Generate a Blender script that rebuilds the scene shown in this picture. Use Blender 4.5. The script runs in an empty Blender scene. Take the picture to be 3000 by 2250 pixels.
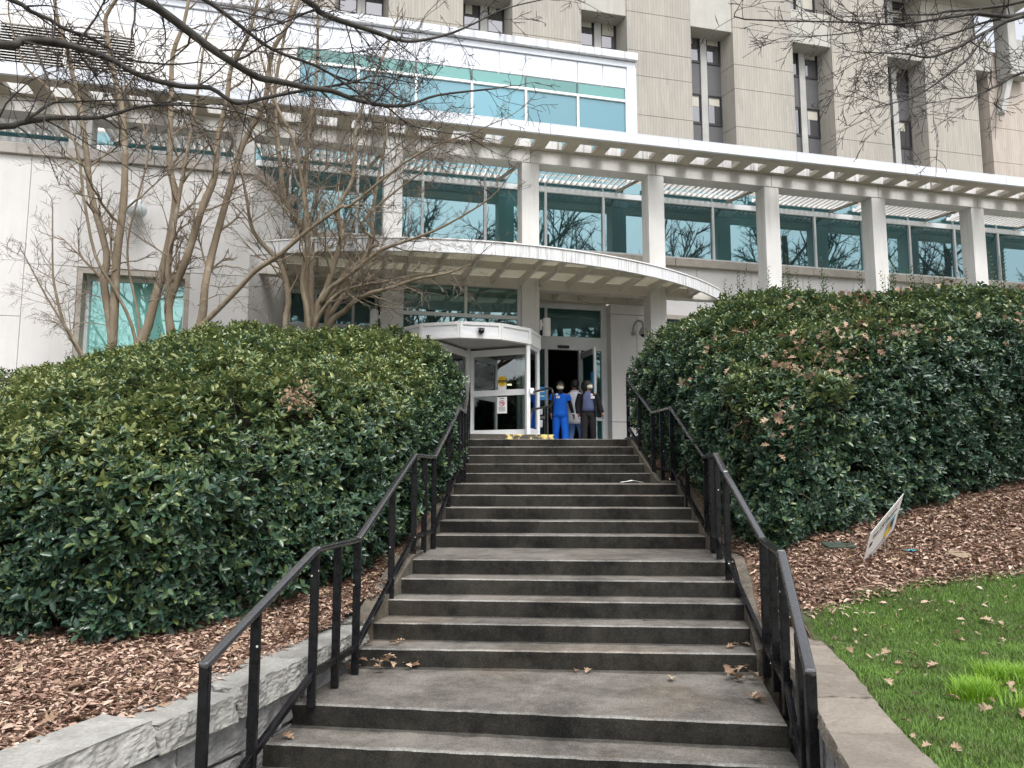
import bpy, bmesh, math, random
import numpy as np
from mathutils import Vector, Matrix
from mathutils import noise as mnoise
R = math.radians
SC = bpy.context.scene
COL = SC.collection
random.seed(7)
RNG = np.random.default_rng(11)

# ------------------------------------------------------------------ camera
# origin = the camera itself; everything is in metres relative to the eye
cam_d = bpy.data.cameras.new("camera")
cam = bpy.data.objects.new("camera", cam_d)
COL.objects.link(cam)
cam_d.sensor_width = 36.0
cam_d.lens = 27.05
cam_d.clip_start = 0.05
cam_d.clip_end = 2000
cam.location = (0, 0, 0)
cam.rotation_euler = (R(90 + 6.605), 0, 0)
SC.camera = cam

# ------------------------------------------------------------------ sky, sun, exposure
SUN_EL, SUN_AZ = 58.0, 158.0          # azimuth clockwise from +Y
world = bpy.data.worlds.new("World")
SC.world = world
world.use_nodes = True
wn, wl = world.node_tree.nodes, world.node_tree.links
wn.clear()
sky = wn.new("ShaderNodeTexSky")
sky.sky_type = 'NISHITA'
sky.sun_disc = False
sky.sun_elevation = R(SUN_EL)
sky.sun_rotation = R(SUN_AZ)
sky.air_density = 1.0
sky.dust_density = 4.0
sky.ozone_density = 1.0
hs = wn.new("ShaderNodeHueSaturation")
hs.inputs['Saturation'].default_value = 0.22
hs.inputs['Value'].default_value = 1.0
bg = wn.new("ShaderNodeBackground")
bg.inputs['Strength'].default_value = 0.15
wo = wn.new("ShaderNodeOutputWorld")
wl.new(sky.outputs[0], hs.inputs['Color'])
wl.new(hs.outputs[0], bg.inputs['Color'])
wl.new(bg.outputs[0], wo.inputs['Surface'])

sun_d = bpy.data.lights.new("sun", 'SUN')
sun_d.energy = 0.8
sun_d.angle = R(28)
sun_d.color = (1.0, 0.99, 0.985)
sun = bpy.data.objects.new("sun", sun_d)
COL.objects.link(sun)
_az = R(SUN_AZ)
_sd = Vector((math.sin(_az) * math.cos(R(SUN_EL)), math.cos(_az) * math.cos(R(SUN_EL)), math.sin(R(SUN_EL))))
sun.rotation_euler = _sd.to_track_quat('Z', 'Y').to_euler()
sun.location = _sd * 60

SC.view_settings.view_transform = 'Standard'
SC.view_settings.look = 'None'
SC.view_settings.exposure = 1.1
SC.view_settings.gamma = 1.0
SC.view_settings.use_curve_mapping = False
SC.render.engine = 'CYCLES'
SC.cycles.max_bounces = 8
SC.cycles.transparent_max_bounces = 12

# ------------------------------------------------------------------ helpers
class MB:
    """collects faces, builds ONE mesh object"""
    def __init__(s):
        s.v, s.f, s.mi = [], [], []
    def add(s, vs, fs, mi=0):
        o = len(s.v)
        s.v += [tuple(p) for p in vs]
        for f in fs:
            s.f.append(tuple(i + o for i in f)); s.mi.append(mi)
        return s
    def box(s, x0, x1, y0, y1, z0, z1, mi=0):
        x0, x1 = min(x0, x1), max(x0, x1); y0, y1 = min(y0, y1), max(y0, y1); z0, z1 = min(z0, z1), max(z0, z1)
        return s.add([(x0,y0,z0),(x1,y0,z0),(x1,y1,z0),(x0,y1,z0),(x0,y0,z1),(x1,y0,z1),(x1,y1,z1),(x0,y1,z1)],
              [(0,3,2,1),(4,5,6,7),(0,1,5,4),(1,2,6,5),(2,3,7,6),(3,0,4,7)], mi)
    def b(s, u0, u1, v0, v1, z0, z1, mi=0):       # building frame: v points out of the facade
        return s.box(u0, u1, -v0, -v1, z0, z1, mi)
    def prism(s, poly, z0, z1, mi=0):             # poly counter-clockwise
        n = len(poly)
        vs = [(p[0], p[1], z0) for p in poly] + [(p[0], p[1], z1) for p in poly]
        fs = [tuple(range(n - 1, -1, -1)), tuple(range(n, 2 * n))]
        fs += [(i, (i + 1) % n, n + (i + 1) % n, n + i) for i in range(n)]
        return s.add(vs, fs, mi)
    def bar(s, p, q, w, h, up=(0, 0, 1), mi=0):
        p, q = Vector(p), Vector(q); d = (q - p).normalized()
        x = d.cross(Vector(up))
        if x.length < 1e-4: x = d.cross(Vector((1, 0, 0)))
        x.normalize(); y = x.cross(d)
        c = [(-1,-1),(1,-1),(1,1),(-1,1)]
        vs = [p + x*a*w/2 + y*b_*h/2 for a, b_ in c] + [q + x*a*w/2 + y*b_*h/2 for a, b_ in c]
        return s.add(vs, [(0,1,2,3),(7,6,5,4),(0,4,5,1),(1,5,6,2),(2,6,7,3),(3,7,4,0)], mi)
    def tube(s, pts, radii, n=6, cap=True, mi=0):
        pts = [Vector(p) for p in pts]; m = len(pts); o = len(s.v)
        nrm = None
        for i, p in enumerate(pts):
            d = (pts[min(i+1, m-1)] - pts[max(i-1, 0)])
            d = d.normalized() if d.length > 1e-9 else Vector((0,0,1))
            if nrm is None:
                nrm = d.orthogonal().normalized()
            else:
                nrm = nrm - d * nrm.dot(d)
                nrm = nrm.normalized() if nrm.length > 1e-6 else d.orthogonal().normalized()
            bi = d.cross(nrm)
            r = radii[i] if hasattr(radii, '__len__') else radii
            for k in range(n):
                a = 2 * math.pi * k / n
                s.v.append(tuple(p + nrm * (math.cos(a) * r) + bi * (math.sin(a) * r)))
        for i in range(m - 1):
            for k in range(n):
                k2 = (k + 1) % n
                s.f.append((o+i*n+k, o+i*n+k2, o+(i+1)*n+k2, o+(i+1)*n+k)); s.mi.append(mi)
        if cap:
            s.f.append(tuple(o + k for k in range(n - 1, -1, -1))); s.mi.append(mi)
            s.f.append(tuple(o + (m-1)*n + k for k in range(n))); s.mi.append(mi)
        return s
    def loft(s, rings, n=14, cap=True, mi=0, nz=0.0, seed=0):
        """rings: (x,y,z,rx,ry) horizontal ellipses"""
        o = len(s.v); m = len(rings)
        for i, (x, y, z, rx, ry) in enumerate(rings):
            for k in range(n):
                a = 2*math.pi*k/n
                f = 1 + nz * mnoise.noise(Vector((math.cos(a)*2+seed, math.sin(a)*2, z*9)))
                s.v.append((x + rx*f*math.cos(a), y + ry*f*math.sin(a), z))
        for i in range(m-1):
            for k in range(n):
                k2 = (k+1) % n
                s.f.append((o+i*n+k, o+i*n+k2, o+(i+1)*n+k2, o+(i+1)*n+k)); s.mi.append(mi)
        if cap:
            s.f.append(tuple(o+k for k in range(n-1,-1,-1))); s.mi.append(mi)
            s.f.append(tuple(o+(m-1)*n+k for k in range(n))); s.mi.append(mi)
        return s
    def sphere(s, c, rx, ry=None, rz=None, n=14, m=9, mi=0):
        ry = ry or rx; rz = rz or rx
        rings = []
        for i in range(m):
            t = -math.pi/2 + math.pi*(i+0.02)/(m-1+0.04)
            rings.append((c[0], c[1], c[2]+rz*math.sin(t), max(rx*math.cos(t),1e-4), max(ry*math.cos(t),1e-4)))
        return s.loft(rings, n, True, mi)
    def lathe(s, prof, c=(0,0,0), n=20, mi=0):
        return s.loft([(c[0], c[1], c[2]+z, r, r) for r, z in prof], n, True, mi)
    def build(s, name, mats, parent=None, bevel=0, smooth=False, seg=2):
        me = bpy.data.meshes.new(name)
        me.from_pydata(s.v, [], s.f)
        mats = mats if isinstance(mats, (list, tuple)) else [mats]
        for m in mats: me.materials.append(m)
        if len(mats) > 1: me.polygons.foreach_set('material_index', s.mi)
        if smooth: me.polygons.foreach_set('use_smooth', [True]*len(s.f))
        me.update()
        ob = bpy.data.objects.new(name, me); COL.objects.link(ob)
        if parent is not None: ob.parent = parent
        if bevel:
            bv = ob.modifiers.new("bevel", 'BEVEL'); bv.width = bevel; bv.segments = seg; bv.limit_method = 'ANGLE'; bv.angle_limit = R(40)
        return ob

def tag(o, label=None, cat=None, group=None, kind=None):
    if label: o['label'] = label
    if cat: o['category'] = cat
    if group: o['group'] = group
    if kind: o['kind'] = kind
    return o
def empty(name, loc=(0,0,0), rz=0.0, label=None, cat=None, group=None):
    o = bpy.data.objects.new(name, None); COL.objects.link(o)
    o.empty_display_size = 0.2
    o.location = loc; o.rotation_euler = (0, 0, rz)
    return tag(o, label, cat, group)
def copy_tree(o, parent=None):
    c = o.copy(); COL.objects.link(c); c.parent = parent
    for ch in list(o.children): copy_tree(ch, c)
    return c
def smooth_path(pts, k=3):
    pts = [Vector(p) for p in pts]; out = []
    n = len(pts)
    for i in range(n-1):
        p0, p1, p2, p3 = pts[max(i-1,0)], pts[i], pts[i+1], pts[min(i+2,n-1)]
        for j in range(k):
            t = j/k
            out.append(0.5*((2*p1) + (p2-p0)*t + (2*p0-5*p1+4*p2-p3)*t*t + (3*p1-p0-3*p2+p3)*t**3))
    out.append(pts[-1]); return out

# ------------------------------------------------------------------ materials
class NT:
    def __init__(s, name):
        s.m = bpy.data.materials.new(name); s.m.use_nodes = True
        s.t = s.m.node_tree; s.n = s.t.nodes; s.l = s.t.links
        s.n.clear()
        s.out = s.n.new("ShaderNodeOutputMaterial")
        s.p = s.n.new("ShaderNodeBsdfPrincipled")
        s.l.new(s.p.outputs[0], s.out.inputs['Surface'])
        tc = s.n.new("ShaderNodeTexCoord"); s.obj = tc.outputs['Object']
        s.gen = tc.outputs['Generated']
    def set(s, **kw):
        nm = dict(col='Base Color', rough='Roughness', metal='Metallic', spec='Specular IOR Level', coat='Coat Weight')
        for k, v in kw.items():
            i = s.p.inputs[nm[k]]
            if hasattr(v, 'is_linked') or hasattr(v, 'links'): s.l.new(v, i)
            else: i.default_value = (*v, 1) if isinstance(v, tuple) else v
        return s
    def scale(s, vec, sc):
        m = s.n.new("ShaderNodeMapping"); m.inputs['Scale'].default_value = sc
        s.l.new(vec, m.inputs['Vector']); return m.outputs[0]
    def noise(s, vec, sc, det=4, rough=.55, dist=0):
        n = s.n.new("ShaderNodeTexNoise"); n.inputs['Scale'].default_value = sc
        n.inputs['Detail'].default_value = det; n.inputs['Roughness'].default_value = rough
        n.inputs['Distortion'].default_value = dist
        s.l.new(vec, n.inputs['Vector']); return n.outputs['Fac']
    def voro(s, vec, sc, feat='F1', out='Distance', rnd=1.0):
        n = s.n.new("ShaderNodeTexVoronoi"); n.feature = feat; n.inputs['Scale'].default_value = sc
        n.inputs['Randomness'].default_value = rnd
        s.l.new(vec, n.inputs['Vector']); return n.outputs[out]
    def ramp(s, fac, stops, interp='LINEAR'):
        r = s.n.new("ShaderNodeValToRGB"); r.color_ramp.interpolation = interp
        e = r.color_ramp.elements
        while len(e) < len(stops): e.new(0.5)
        for el, (p, c) in zip(e, stops):
            el.position = p; el.color = (*c, 1) if isinstance(c, tuple) else (c, c, c, 1)
        s.l.new(fac, r.inputs[0]); return r.outputs[0]
    def mix(s, fac, a, b, mode='MIX'):
        m = s.n.new("ShaderNodeMix"); m.data_type = 'RGBA'; m.blend_type = mode
        for i, v in ((0, fac), (6, a), (7, b)):
            if hasattr(v, 'links'): s.l.new(v, m.inputs[i])
            else: m.inputs[i].default_value = (*v, 1) if isinstance(v, tuple) else v
        return m.outputs[2]
    def math(s, op, a, b=0.0):
        m = s.n.new("ShaderNodeMath"); m.operation = op
        for i, v in ((0, a), (1, b)):
            if hasattr(v, 'links'): s.l.new(v, m.inputs[i])
            else: m.inputs[i].default_value = v
        return m.outputs[0]
    def sep(s, vec):
        n = s.n.new("ShaderNodeSeparateXYZ"); s.l.new(vec, n.inputs[0]); return n.outputs
    def attr(s, name):
        n = s.n.new("ShaderNodeAttribute"); n.attribute_name = name; return n
    def bump(s, h, strength=.3, dist=.01):
        b = s.n.new("ShaderNodeBump"); b.inputs['Strength'].default_value = strength; b.inputs['Distance'].default_value = dist
        s.l.new(h, b.inputs['Height']); s.l.new(b.outputs[0], s.p.inputs['Normal']); return s

def m_plain(name, col, rough=.6, var=.12, sc=3.0, metal=0.0, spec=.5, bump=0.0):
    t = NT(name)
    n = t.noise(t.obj, sc, 5, .6)
    c = t.mix(1.0, col, t.ramp(n, [(.25, 1-var), (.75, 1+var*.6)]), 'MULTIPLY')
    t.set(col=c, rough=rough, metal=metal, spec=spec)
    if bump: t.bump(t.noise(t.obj, sc*12, 4), bump, .01)
    return t.m

def m_wall(name, col, streak=.18, rough=.75, blotch=.10, warm=(.75,.70,.62)):
    """painted precast with faint vertical rain streaks"""
    t = NT(name)
    a = t.noise(t.scale(t.obj, (5, 5, .35)), 1.6, 5, .6)
    b_ = t.noise(t.obj, .7, 4, .6)
    g = t.noise(t.obj, 40, 3, .6)
    c = t.mix(t.ramp(a, [(.5, 0.0), (.8, streak*2)]), col, tuple(x*y for x, y in zip(col, warm)))
    c = t.mix(1.0, c, t.ramp(b_, [(.3, 1-blotch), (.7, 1.02)]), 'MULTIPLY')
    c = t.mix(1.0, c, t.ramp(g, [(.3, .97), (.7, 1.03)]), 'MULTIPLY')
    t.set(col=c, rough=rough, spec=.3).bump(g, .12, .004)
    return t.m

def m_board(name, ca, cb):
    """board-marked concrete: vertical planks, pour stains"""
    t = NT(name)
    x, y, z = t.sep(t.obj)[:3]
    s = t.math('ADD', x, t.math('MULTIPLY', y, 1.37))
    idx = t.math('MULTIPLY', s, 6.2)
    cell = t.math('FLOOR', idx)
    fr = t.math('FRACT', idx)
    wn_ = t.n.new("ShaderNodeTexWhiteNoise"); wn_.noise_dimensions = '2D'
    cmb = t.n.new("ShaderNodeCombineXYZ"); t.l.new(cell, cmb.inputs[0])
    t.l.new(t.math('FLOOR', t.math('MULTIPLY', t.math('ADD', z, t.math('MULTIPLY', cell, .37)), .55)), cmb.inputs[1])
    t.l.new(cmb.outputs[0], wn_.inputs['Vector'])
    line = t.ramp(fr, [(0, .50), (.08, 1.0), (.92, 1.0), (1, .62)])
    grain = t.noise(t.scale(t.obj, (14, 14, .5)), 2.0, 5, .65)
    stain = t.noise(t.scale(t.obj, (1, 1, .35)), .45, 5, .6)
    c = t.mix(t.ramp(stain, [(.3, 0.), (.7, 1.)]), ca, cb)
    c = t.mix(1.0, c, t.ramp(wn_.outputs[0], [(0, .94), (1, 1.04)]), 'MULTIPLY')
    c = t.mix(1.0, c, t.ramp(grain, [(.3, .84), (.7, 1.08)]), 'MULTIPLY')
    c = t.mix(.75, c, line, 'MULTIPLY')
    t.set(col=c, rough=.9, spec=.2).bump(t.math('ADD', t.math('MULTIPLY', line, .6), t.math('MULTIPLY', wn_.outputs[0], .4)), .5, .02)
    return t.m

def m_glass(name, tint, refl, base, rough=.015):
    """coated solar-control glass, opaque from outside by day"""
    t = NT(name)
    gl = t.n.new("ShaderNodeBsdfGlossy"); gl.inputs['Roughness'].default_value = rough
    gl.inputs['Color'].default_value = (*tint, 1)
    n = t.noise(t.obj, .6, 2)
    bp = t.n.new("ShaderNodeBump"); bp.inputs['Strength'].default_value = .04; bp.inputs['Distance'].default_value = .02
    t.l.new(n, bp.inputs['Height']); t.l.new(bp.outputs[0], gl.inputs['Normal'])
    mx = t.n.new("ShaderNodeMixShader")
    fr = t.n.new("ShaderNodeFresnel"); fr.inputs['IOR'].default_value = 1.5
    f = t.math('MINIMUM', t.math('ADD', fr.outputs[0], refl), 1.0)
    t.l.new(f, mx.inputs[0]); t.l.new(t.p.outputs[0], mx.inputs[1]); t.l.new(gl.outputs[0], mx.inputs[2])
    t.l.new(mx.outputs[0], t.out.inputs['Surface'])
    oi = t.n.new("ShaderNodeObjectInfo")
    t.set(col=t.mix(oi.outputs['Random'], tuple(c*.6 for c in base), tuple(c*1.5 for c in base)), rough=.4, spec=.2)
    return t.m
def m_clear(name, tint=(.86,.93,.92), refl=.06):
    t = NT(name)
    tr = t.n.new("ShaderNodeBsdfTransparent"); tr.inputs['Color'].default_value = (*tint, 1)
    gl = t.n.new("ShaderNodeBsdfGlossy"); gl.inputs['Roughness'].default_value = .01
    fr = t.n.new("ShaderNodeFresnel"); fr.inputs['IOR'].default_value = 1.5
    mx = t.n.new("ShaderNodeMixShader")
    t.l.new(t.math('ADD', fr.outputs[0], refl), mx.inputs[0])
    t.l.new(tr.outputs[0], mx.inputs[1]); t.l.new(gl.outputs[0], mx.inputs[2])
    t.l.new(mx.outputs[0], t.out.inputs['Surface'])
    return t.m
def m_emit(name, col, s):
    t = NT(name); t.set(col=col)
    t.p.inputs['Emission Color'].default_value = (*col, 1); t.p.inputs['Emission Strength'].default_value = s
    return t.m

def m_leafy(name, stops, rough=.38, trans=.15):
    """per-leaf colour from the 'tint' attribute"""
    t = NT(name)
    a = t.attr('tint')
    c = t.ramp(a.outputs['Fac'], stops)
    t.set(col=c, rough=rough, spec=.5)
    if trans:
        tl = t.n.new("ShaderNodeBsdfTranslucent"); t.l.new(c, tl.inputs['Color'])
        mx = t.n.new("ShaderNodeMixShader"); mx.inputs[0].default_value = trans
        t.l.new(t.p.outputs[0], mx.inputs[1]); t.l.new(tl.outputs[0], mx.inputs[2])
        t.l.new(mx.outputs[0], t.out.inputs['Surface'])
    return t.m

def m_bark(name, ca, cb, sc=6.0, lichen=None):
    t = NT(name)
    n = t.noise(t.scale(t.obj, (1, 1, .3)), sc, 6, .65, .6)
    c = t.ramp(n, [(.3, ca), (.7, cb)])
    if lichen:
        c = t.mix(t.ramp(t.noise(t.obj, sc*.8, 4), [(.55, 0.), (.72, .7)]), c, lichen)
    t.set(col=c, rough=.85, spec=.25).bump(n, .5, .02)
    return t.m

def m_step(name, ca, cb, grit, gs=1.0):
    """exposed aggregate concrete, grimy"""
    t = NT(name)
    big = t.noise(t.scale(t.obj, (1, 1, 1)), 1.8, 6, .62, .5)
    med = t.noise(t.obj, 9, 5, .7)
    spk = t.voro(t.obj, 95)
    c = t.ramp(t.math('ADD', t.math('MULTIPLY', big, .65), t.math('MULTIPLY', med, .35)), [(.40, ca), (.60, cb)])
    c = t.mix(t.ramp(t.noise(t.scale(t.obj, (.5, 1, 1)), 1.1, 5, .6, 1.0), [(.52, 0.), (.72, .45)]), c, t.mix(1.0, c, (1.15, .86, .60), 'MULTIPLY'))
    c = t.mix(t.ramp(spk, [(.12, .55*gs), (.24, 0.)]), c, grit)
    c = t.mix(1.0, c, t.ramp(t.noise(t.obj, 75, 3, .7), [(.3, .62), (.7, 1.32)]), 'MULTIPLY')
    t.set(col=c, rough=.86, spec=.3).bump(t.noise(t.obj, 120, 3), .5, .006)
    return t.m

M = {}
M['wall'] = m_wall("precast_wall", (.665, .652, .64), .12)
M['beam'] = m_wall("painted_beam", (.70, .69, .67), .30, blotch=.16, warm=(.72,.68,.6))
M['soffit'] = m_plain("soffit_paint", (.40, .372, .318), .8, .16, 1.3)
M['metal_white'] = m_wall("white_metal_panel", (.67, .70, .76), .16, .45, .08, (.72,.74,.8))
M['frame'] = m_plain("window_frame", (.62, .64, .65), .4, .06, 4)
M['frame_white'] = m_plain("white_door_frame", (.80, .81, .82), .38, .05, 4)
M['stone_sill'] = m_plain("stone_sill", (.40, .365, .315), .8, .2, 5, bump=.2)
M['coping'] = m_wall("stone_coping", (.44, .41, .38), .5, .85, .3, (.5,.5,.52))
M['glass_up'] = m_glass("teal_glass", (.56, .86, .93), .24, (.005, .042, .040))
M['glass_dark'] = m_glass("dark_teal_glass", (.55, .9, .92), .10, (.006, .040, .042))
M['glass_box'] = m_glass("sunroom_glass", (.50, .76, .86), .13, (.040, .130, .160))
M['glass_box_hi'] = m_glass("sunroom_spandrel", (.5, .82, .80), .08, (.055, .150, .138))
M['glass_tower'] = m_glass("tower_glass", (.8, .8, .84), .16, (.035, .035, .04))
M['glass_left'] = m_glass("curtained_glass", (.6, .95, .95), .20, (.18, .44, .39))
M['clear'] = m_clear("door_glass", (.80,.88,.87), .14)
M['tower'] = m_board("board_marked_concrete", (.415, .385, .338), (.335, .320, .290))
M['tower2'] = m_board("pinkish_concrete", (.48, .415, .365), (.41, .365, .33))
M['header'] = m_wall("smooth_concrete", (.43, .42, .385), .3, .85, .14)
M['fin'] = m_wall("concrete_fin", (.44, .435, .42), .25, .85, .2)
M['spandrel'] = m_plain("grey_spandrel", (.075, .075, .08), .5, .12, 2)
M['black'] = m_plain("dark_frame", (.012, .012, .014), .5, .1, 4)
M['joint'] = m_plain("dark_joint", (.10, .095, .085), .9, .1, 4)
M['blind'] = m_plain("roller_blind", (.46, .44, .38), .9, .08, 2)
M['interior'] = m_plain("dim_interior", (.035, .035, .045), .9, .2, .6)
M['panel_glass'] = m_leafy("x_unused", [(0, (.5,.5,.5)), (1, (.5,.5,.5))])
def m_frost():
    t = NT("frosted_panel")
    n = t.noise(t.obj, 1.2, 4)
    c = t.ramp(n, [(.3, (.52, .50, .42)), (.7, (.64, .62, .55))])
    tl = t.n.new("ShaderNodeBsdfTranslucent"); t.l.new(c, tl.inputs['Color'])
    mx = t.n.new("ShaderNodeMixShader"); mx.inputs[0].default_value = .55
    t.set(col=c, rough=.4)
    t.l.new(t.p.outputs[0], mx.inputs[1]); t.l.new(tl.outputs[0], mx.inputs[2]); t.l.new(mx.outputs[0], t.out.inputs['Surface'])
    return t.m
M['frost'] = m_frost()
M['canopy'] = m_plain("canopy_paint", (.60, .57, .515), .6, .12, 2.0)
def m_stained():
    t = NT("stained_fascia")
    a = t.noise(t.scale(t.obj, (9, 9, .5)), 2.2, 5, .65)
    pat = t.noise(t.obj, .55, 3)
    f = t.math('MULTIPLY', t.ramp(a, [(.46, 0.), (.64, 1.)]), t.ramp(pat, [(.42, .1), (.6, .8)]))
    c = t.mix(f, (.68, .69, .70), (.30, .28, .25))
    t.set(col=c, rough=.5); return t.m
M['fascia_curve'] = m_stained()
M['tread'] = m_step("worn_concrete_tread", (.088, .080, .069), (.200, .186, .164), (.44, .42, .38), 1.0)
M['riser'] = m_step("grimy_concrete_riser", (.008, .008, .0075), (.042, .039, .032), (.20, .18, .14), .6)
M['nosing'] = m_step("worn_lit_step_edge", (.12, .115, .105), (.30, .288, .265), (.55, .53, .49), 1.1)  # worn edge, with the nosing highlight painted into its lighter colour
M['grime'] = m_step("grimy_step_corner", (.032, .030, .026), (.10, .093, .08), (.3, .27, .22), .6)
M['cheek'] = m_step("stained_cheek_concrete", (.06, .052, .042), (.17, .15, .12), (.26, .24, .2), .4)
M['paving'] = m_step("entrance_paving", (.30, .285, .26), (.42, .40, .37), (.5, .48, .45), .3)
def m_rail():
    t = NT("black_gloss_paint")
    n = t.noise(t.obj, 14, 5, .7)
    chip = t.voro(t.obj, 22, out='Color')
    x = t.sep(chip)[0]
    d = t.voro(t.obj, 22)
    f = t.math('MULTIPLY', t.ramp(x, [(.93, 0.), (.94, 1.)]), t.ramp(d, [(.16, 1.), (.2, 0.)]))
    c = t.mix(f, t.ramp(n, [(.3, (.0035, .0035, .0045)), (.7, (.010, .0105, .0125))]), (.62, .62, .6))
    t.set(col=c, rough=t.ramp(n, [(.3, .2), (.7, .38)]), spec=.35).bump(n, .10, .003)
    return t.m
M['rail'] = m_rail()
def m_railtop():
    t = NT("black_gloss_rail_top"); n = t.noise(t.obj, 16, 5, .7)
    t.set(col=t.ramp(n, [(.3, (.008, .008, .010)), (.7, (.022, .023, .027))]), rough=t.ramp(n, [(.3, .16), (.7, .34)]), spec=1.0, coat=1.0).bump(n, .08, .003)
    t.p.inputs['Coat Roughness'].default_value = .22; t.p.inputs['Coat IOR'].default_value = 1.8
    return t.m
M['railtop'] = m_railtop()
def m_capstone(name, ca, cb):
    t = NT(name)
    n = t.noise(t.obj, 4, 7, .7, .6); f = t.noise(t.obj, 45, 4, .7)
    oi = t.n.new("ShaderNodeObjectInfo")
    c = t.ramp(n, [(.3, ca), (.7, cb)])
    c = t.mix(1.0, c, t.ramp(f, [(.3, .82), (.7, 1.14)]), 'MULTIPLY')
    c = t.mix(1.0, c, t.ramp(oi.outputs['Random'], [(0, .86), (1, 1.1)]), 'MULTIPLY')
    t.set(col=c, rough=.9, spec=.2).bump(t.math('ADD', n, t.math('MULTIPLY', f, .3)), .6, .02)
    return t.m
M['capstone'] = m_capstone("granite_cap", (.235, .228, .21), (.385, .378, .355))
M['capstone_warm'] = m_capstone("sandstone_cap", (.185, .158, .13), (.30, .265, .225))
M['block'] = m_capstone("granite_block", (.17, .17, .172), (.36, .355, .345))
M['mortar'] = m_plain("dark_mortar", (.13, .115, .095), .95, .4, 9, bump=.5)
def m_mulch():
    t = NT("pine_bark_mulch")
    v = t.voro(t.scale(t.obj, (1, 1.6, 1)), 38, out='Color'); x = t.sep(v)[0]
    n = t.noise(t.obj, 1.4, 4)
    c = t.ramp(x, [(0, (.06, .037, .026)), (.5, (.15, .094, .066)), (1, (.26, .18, .13))])
    c = t.mix(1.0, c, t.ramp(n, [(.3, .7), (.7, 1.15)]), 'MULTIPLY')
    t.set(col=c, rough=.95, spec=.1).bump(x, .9, .02)
    return t.m
M['mulch'] = m_mulch()
M['soil_grass'] = m_plain("lawn_soil", (.055, .075, .022), .95, .4, 3, bump=.4)
M['ground'] = m_plain("far_ground", (.20, .20, .16), .95, .3, .6)
M['litter'] = m_leafy("leaf_litter", [(0, (.09, .050, .036)), (.3, (.27, .165, .122)), (.55, (.43, .295, .222)), (.8, (.55, .42, .33)), (1, (.66, .55, .44))], .8, .0)
M['oakleaf'] = m_leafy("dry_oak_leaf", [(0, (.13, .065, .04)), (.5, (.31, .20, .125)), (1, (.50, .38, .26))], .65, .12)
M['grass'] = m_leafy("grass_blade", [(0, (.17, .15, .06)), (.16, (.085, .135, .032)), (.5, (.140, .275, .042)), (.84, (.24, .40, .065)), (.9, (.20, .40, .02)), (1, (.27, .50, .02))], .55, .25)
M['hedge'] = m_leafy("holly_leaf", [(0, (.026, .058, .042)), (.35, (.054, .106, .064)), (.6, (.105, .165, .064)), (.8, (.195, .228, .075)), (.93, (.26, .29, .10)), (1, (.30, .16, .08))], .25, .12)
M['twig'] = m_bark("hedge_twig", (.035, .026, .018), (.10, .08, .055), 20)
M['core'] = m_plain("hedge_core_shade", (.016, .017, .010), 1.0, .4, 12)  # near-black colour stands in for shade inside the hedge
M['myrtle'] = m_bark("smooth_tan_bark", (.15, .112, .075), (.27, .222, .160), 5.5, (.35, .32, .265))
M['myrtle_twig'] = m_plain("grey_brown_twig", (.185, .148, .118), .9, .3, 4)
M['bark_dark'] = m_bark("dark_wet_bark", (.028, .026, .024), (.085, .078, .070), 7, (.14, .14, .125))
M['twig_dark'] = m_plain("dark_twig", (.045, .036, .034), .8, .3, 6)
def m_cloth(name, col, rough=.85):
    t = NT(name)
    n = t.noise(t.scale(t.obj, (1, 1, .5)), 9, 4, .6)
    c = t.mix(1.0, col, t.ramp(n, [(.3, .85), (.7, 1.1)]), 'MULTIPLY')
    t.set(col=c, rough=rough, spec=.2).bump(n, .5, .02)
    return t.m
M['scrub_blue'] = m_cloth("royal_blue_scrubs", (.012, .135, .66))
M['jean'] = m_cloth("light_blue_scrubs", (.165, .30, .56))
M['coat'] = m_cloth("white_coat", (.82, .83, .90))
M['cardigan'] = m_cloth("black_knit", (.014, .014, .017))
M['shirt'] = m_cloth("slate_blue_shirt", (.10, .125, .235))
M['trouser'] = m_cloth("black_trousers", (.018, .017, .019))
M['skin'] = m_plain("dark_skin", (.17, .085, .052), .5, .08, 8)
M['skin2'] = m_plain("brown_skin", (.23, .115, .07), .5, .08, 8)
M['hair'] = m_plain("black_hair", (.010, .008, .008), .55, .3, 20, bump=.4)
M['mask'] = m_cloth("pale_yellow_mask", (.78, .78, .60))
M['badge'] = m_plain("white_badge", (.85, .86, .86), .4, .03, 5)
M['shoe'] = m_plain("dark_shoe", (.02, .02, .022), .5, .1, 9)
M['white_paint'] = m_plain("white_enamel", (.80, .80, .79), .35, .04, 5)
M['lamp_white'] = m_plain("sconce_white", (.66, .66, .65), .45, .06, 5)
M['globe'] = m_plain("opal_globe", (.60, .65, .67), .25, .08, 4)
M['dome'] = m_plain("smoked_dome", (.01, .01, .012), .12, .1, 4)
M['cctv'] = m_plain("camera_housing", (.33, .33, .33), .4, .05, 5)
M['sign_white'] = m_plain("sign_board", (.90, .90, .90), .5, .03, 4)
M['ink'] = m_plain("black_ink", (.02, .02, .025), .6, .05, 4)
M['ink_grey'] = m_plain("grey_ink", (.25, .25, .27), .6, .05, 4)
M['ink_red'] = m_plain("red_ink", (.60, .03, .03), .5, .05, 4)
M['ink_yellow'] = m_plain("yellow_ink", (.85, .56, .02), .5, .05, 4)
M['ink_orange'] = m_plain("orange_ink", (.75, .30, .03), .5, .05, 4)
M['ink_blue'] = m_plain("blue_ink", (.03, .27, .62), .5, .05, 4)
M['ink_sky'] = m_plain("pale_blue_ink", (.25, .50, .66), .5, .05, 4)
M['wire'] = m_plain("sign_wire", (.22, .21, .20), .5, .1, 9, metal=.6)
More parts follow.
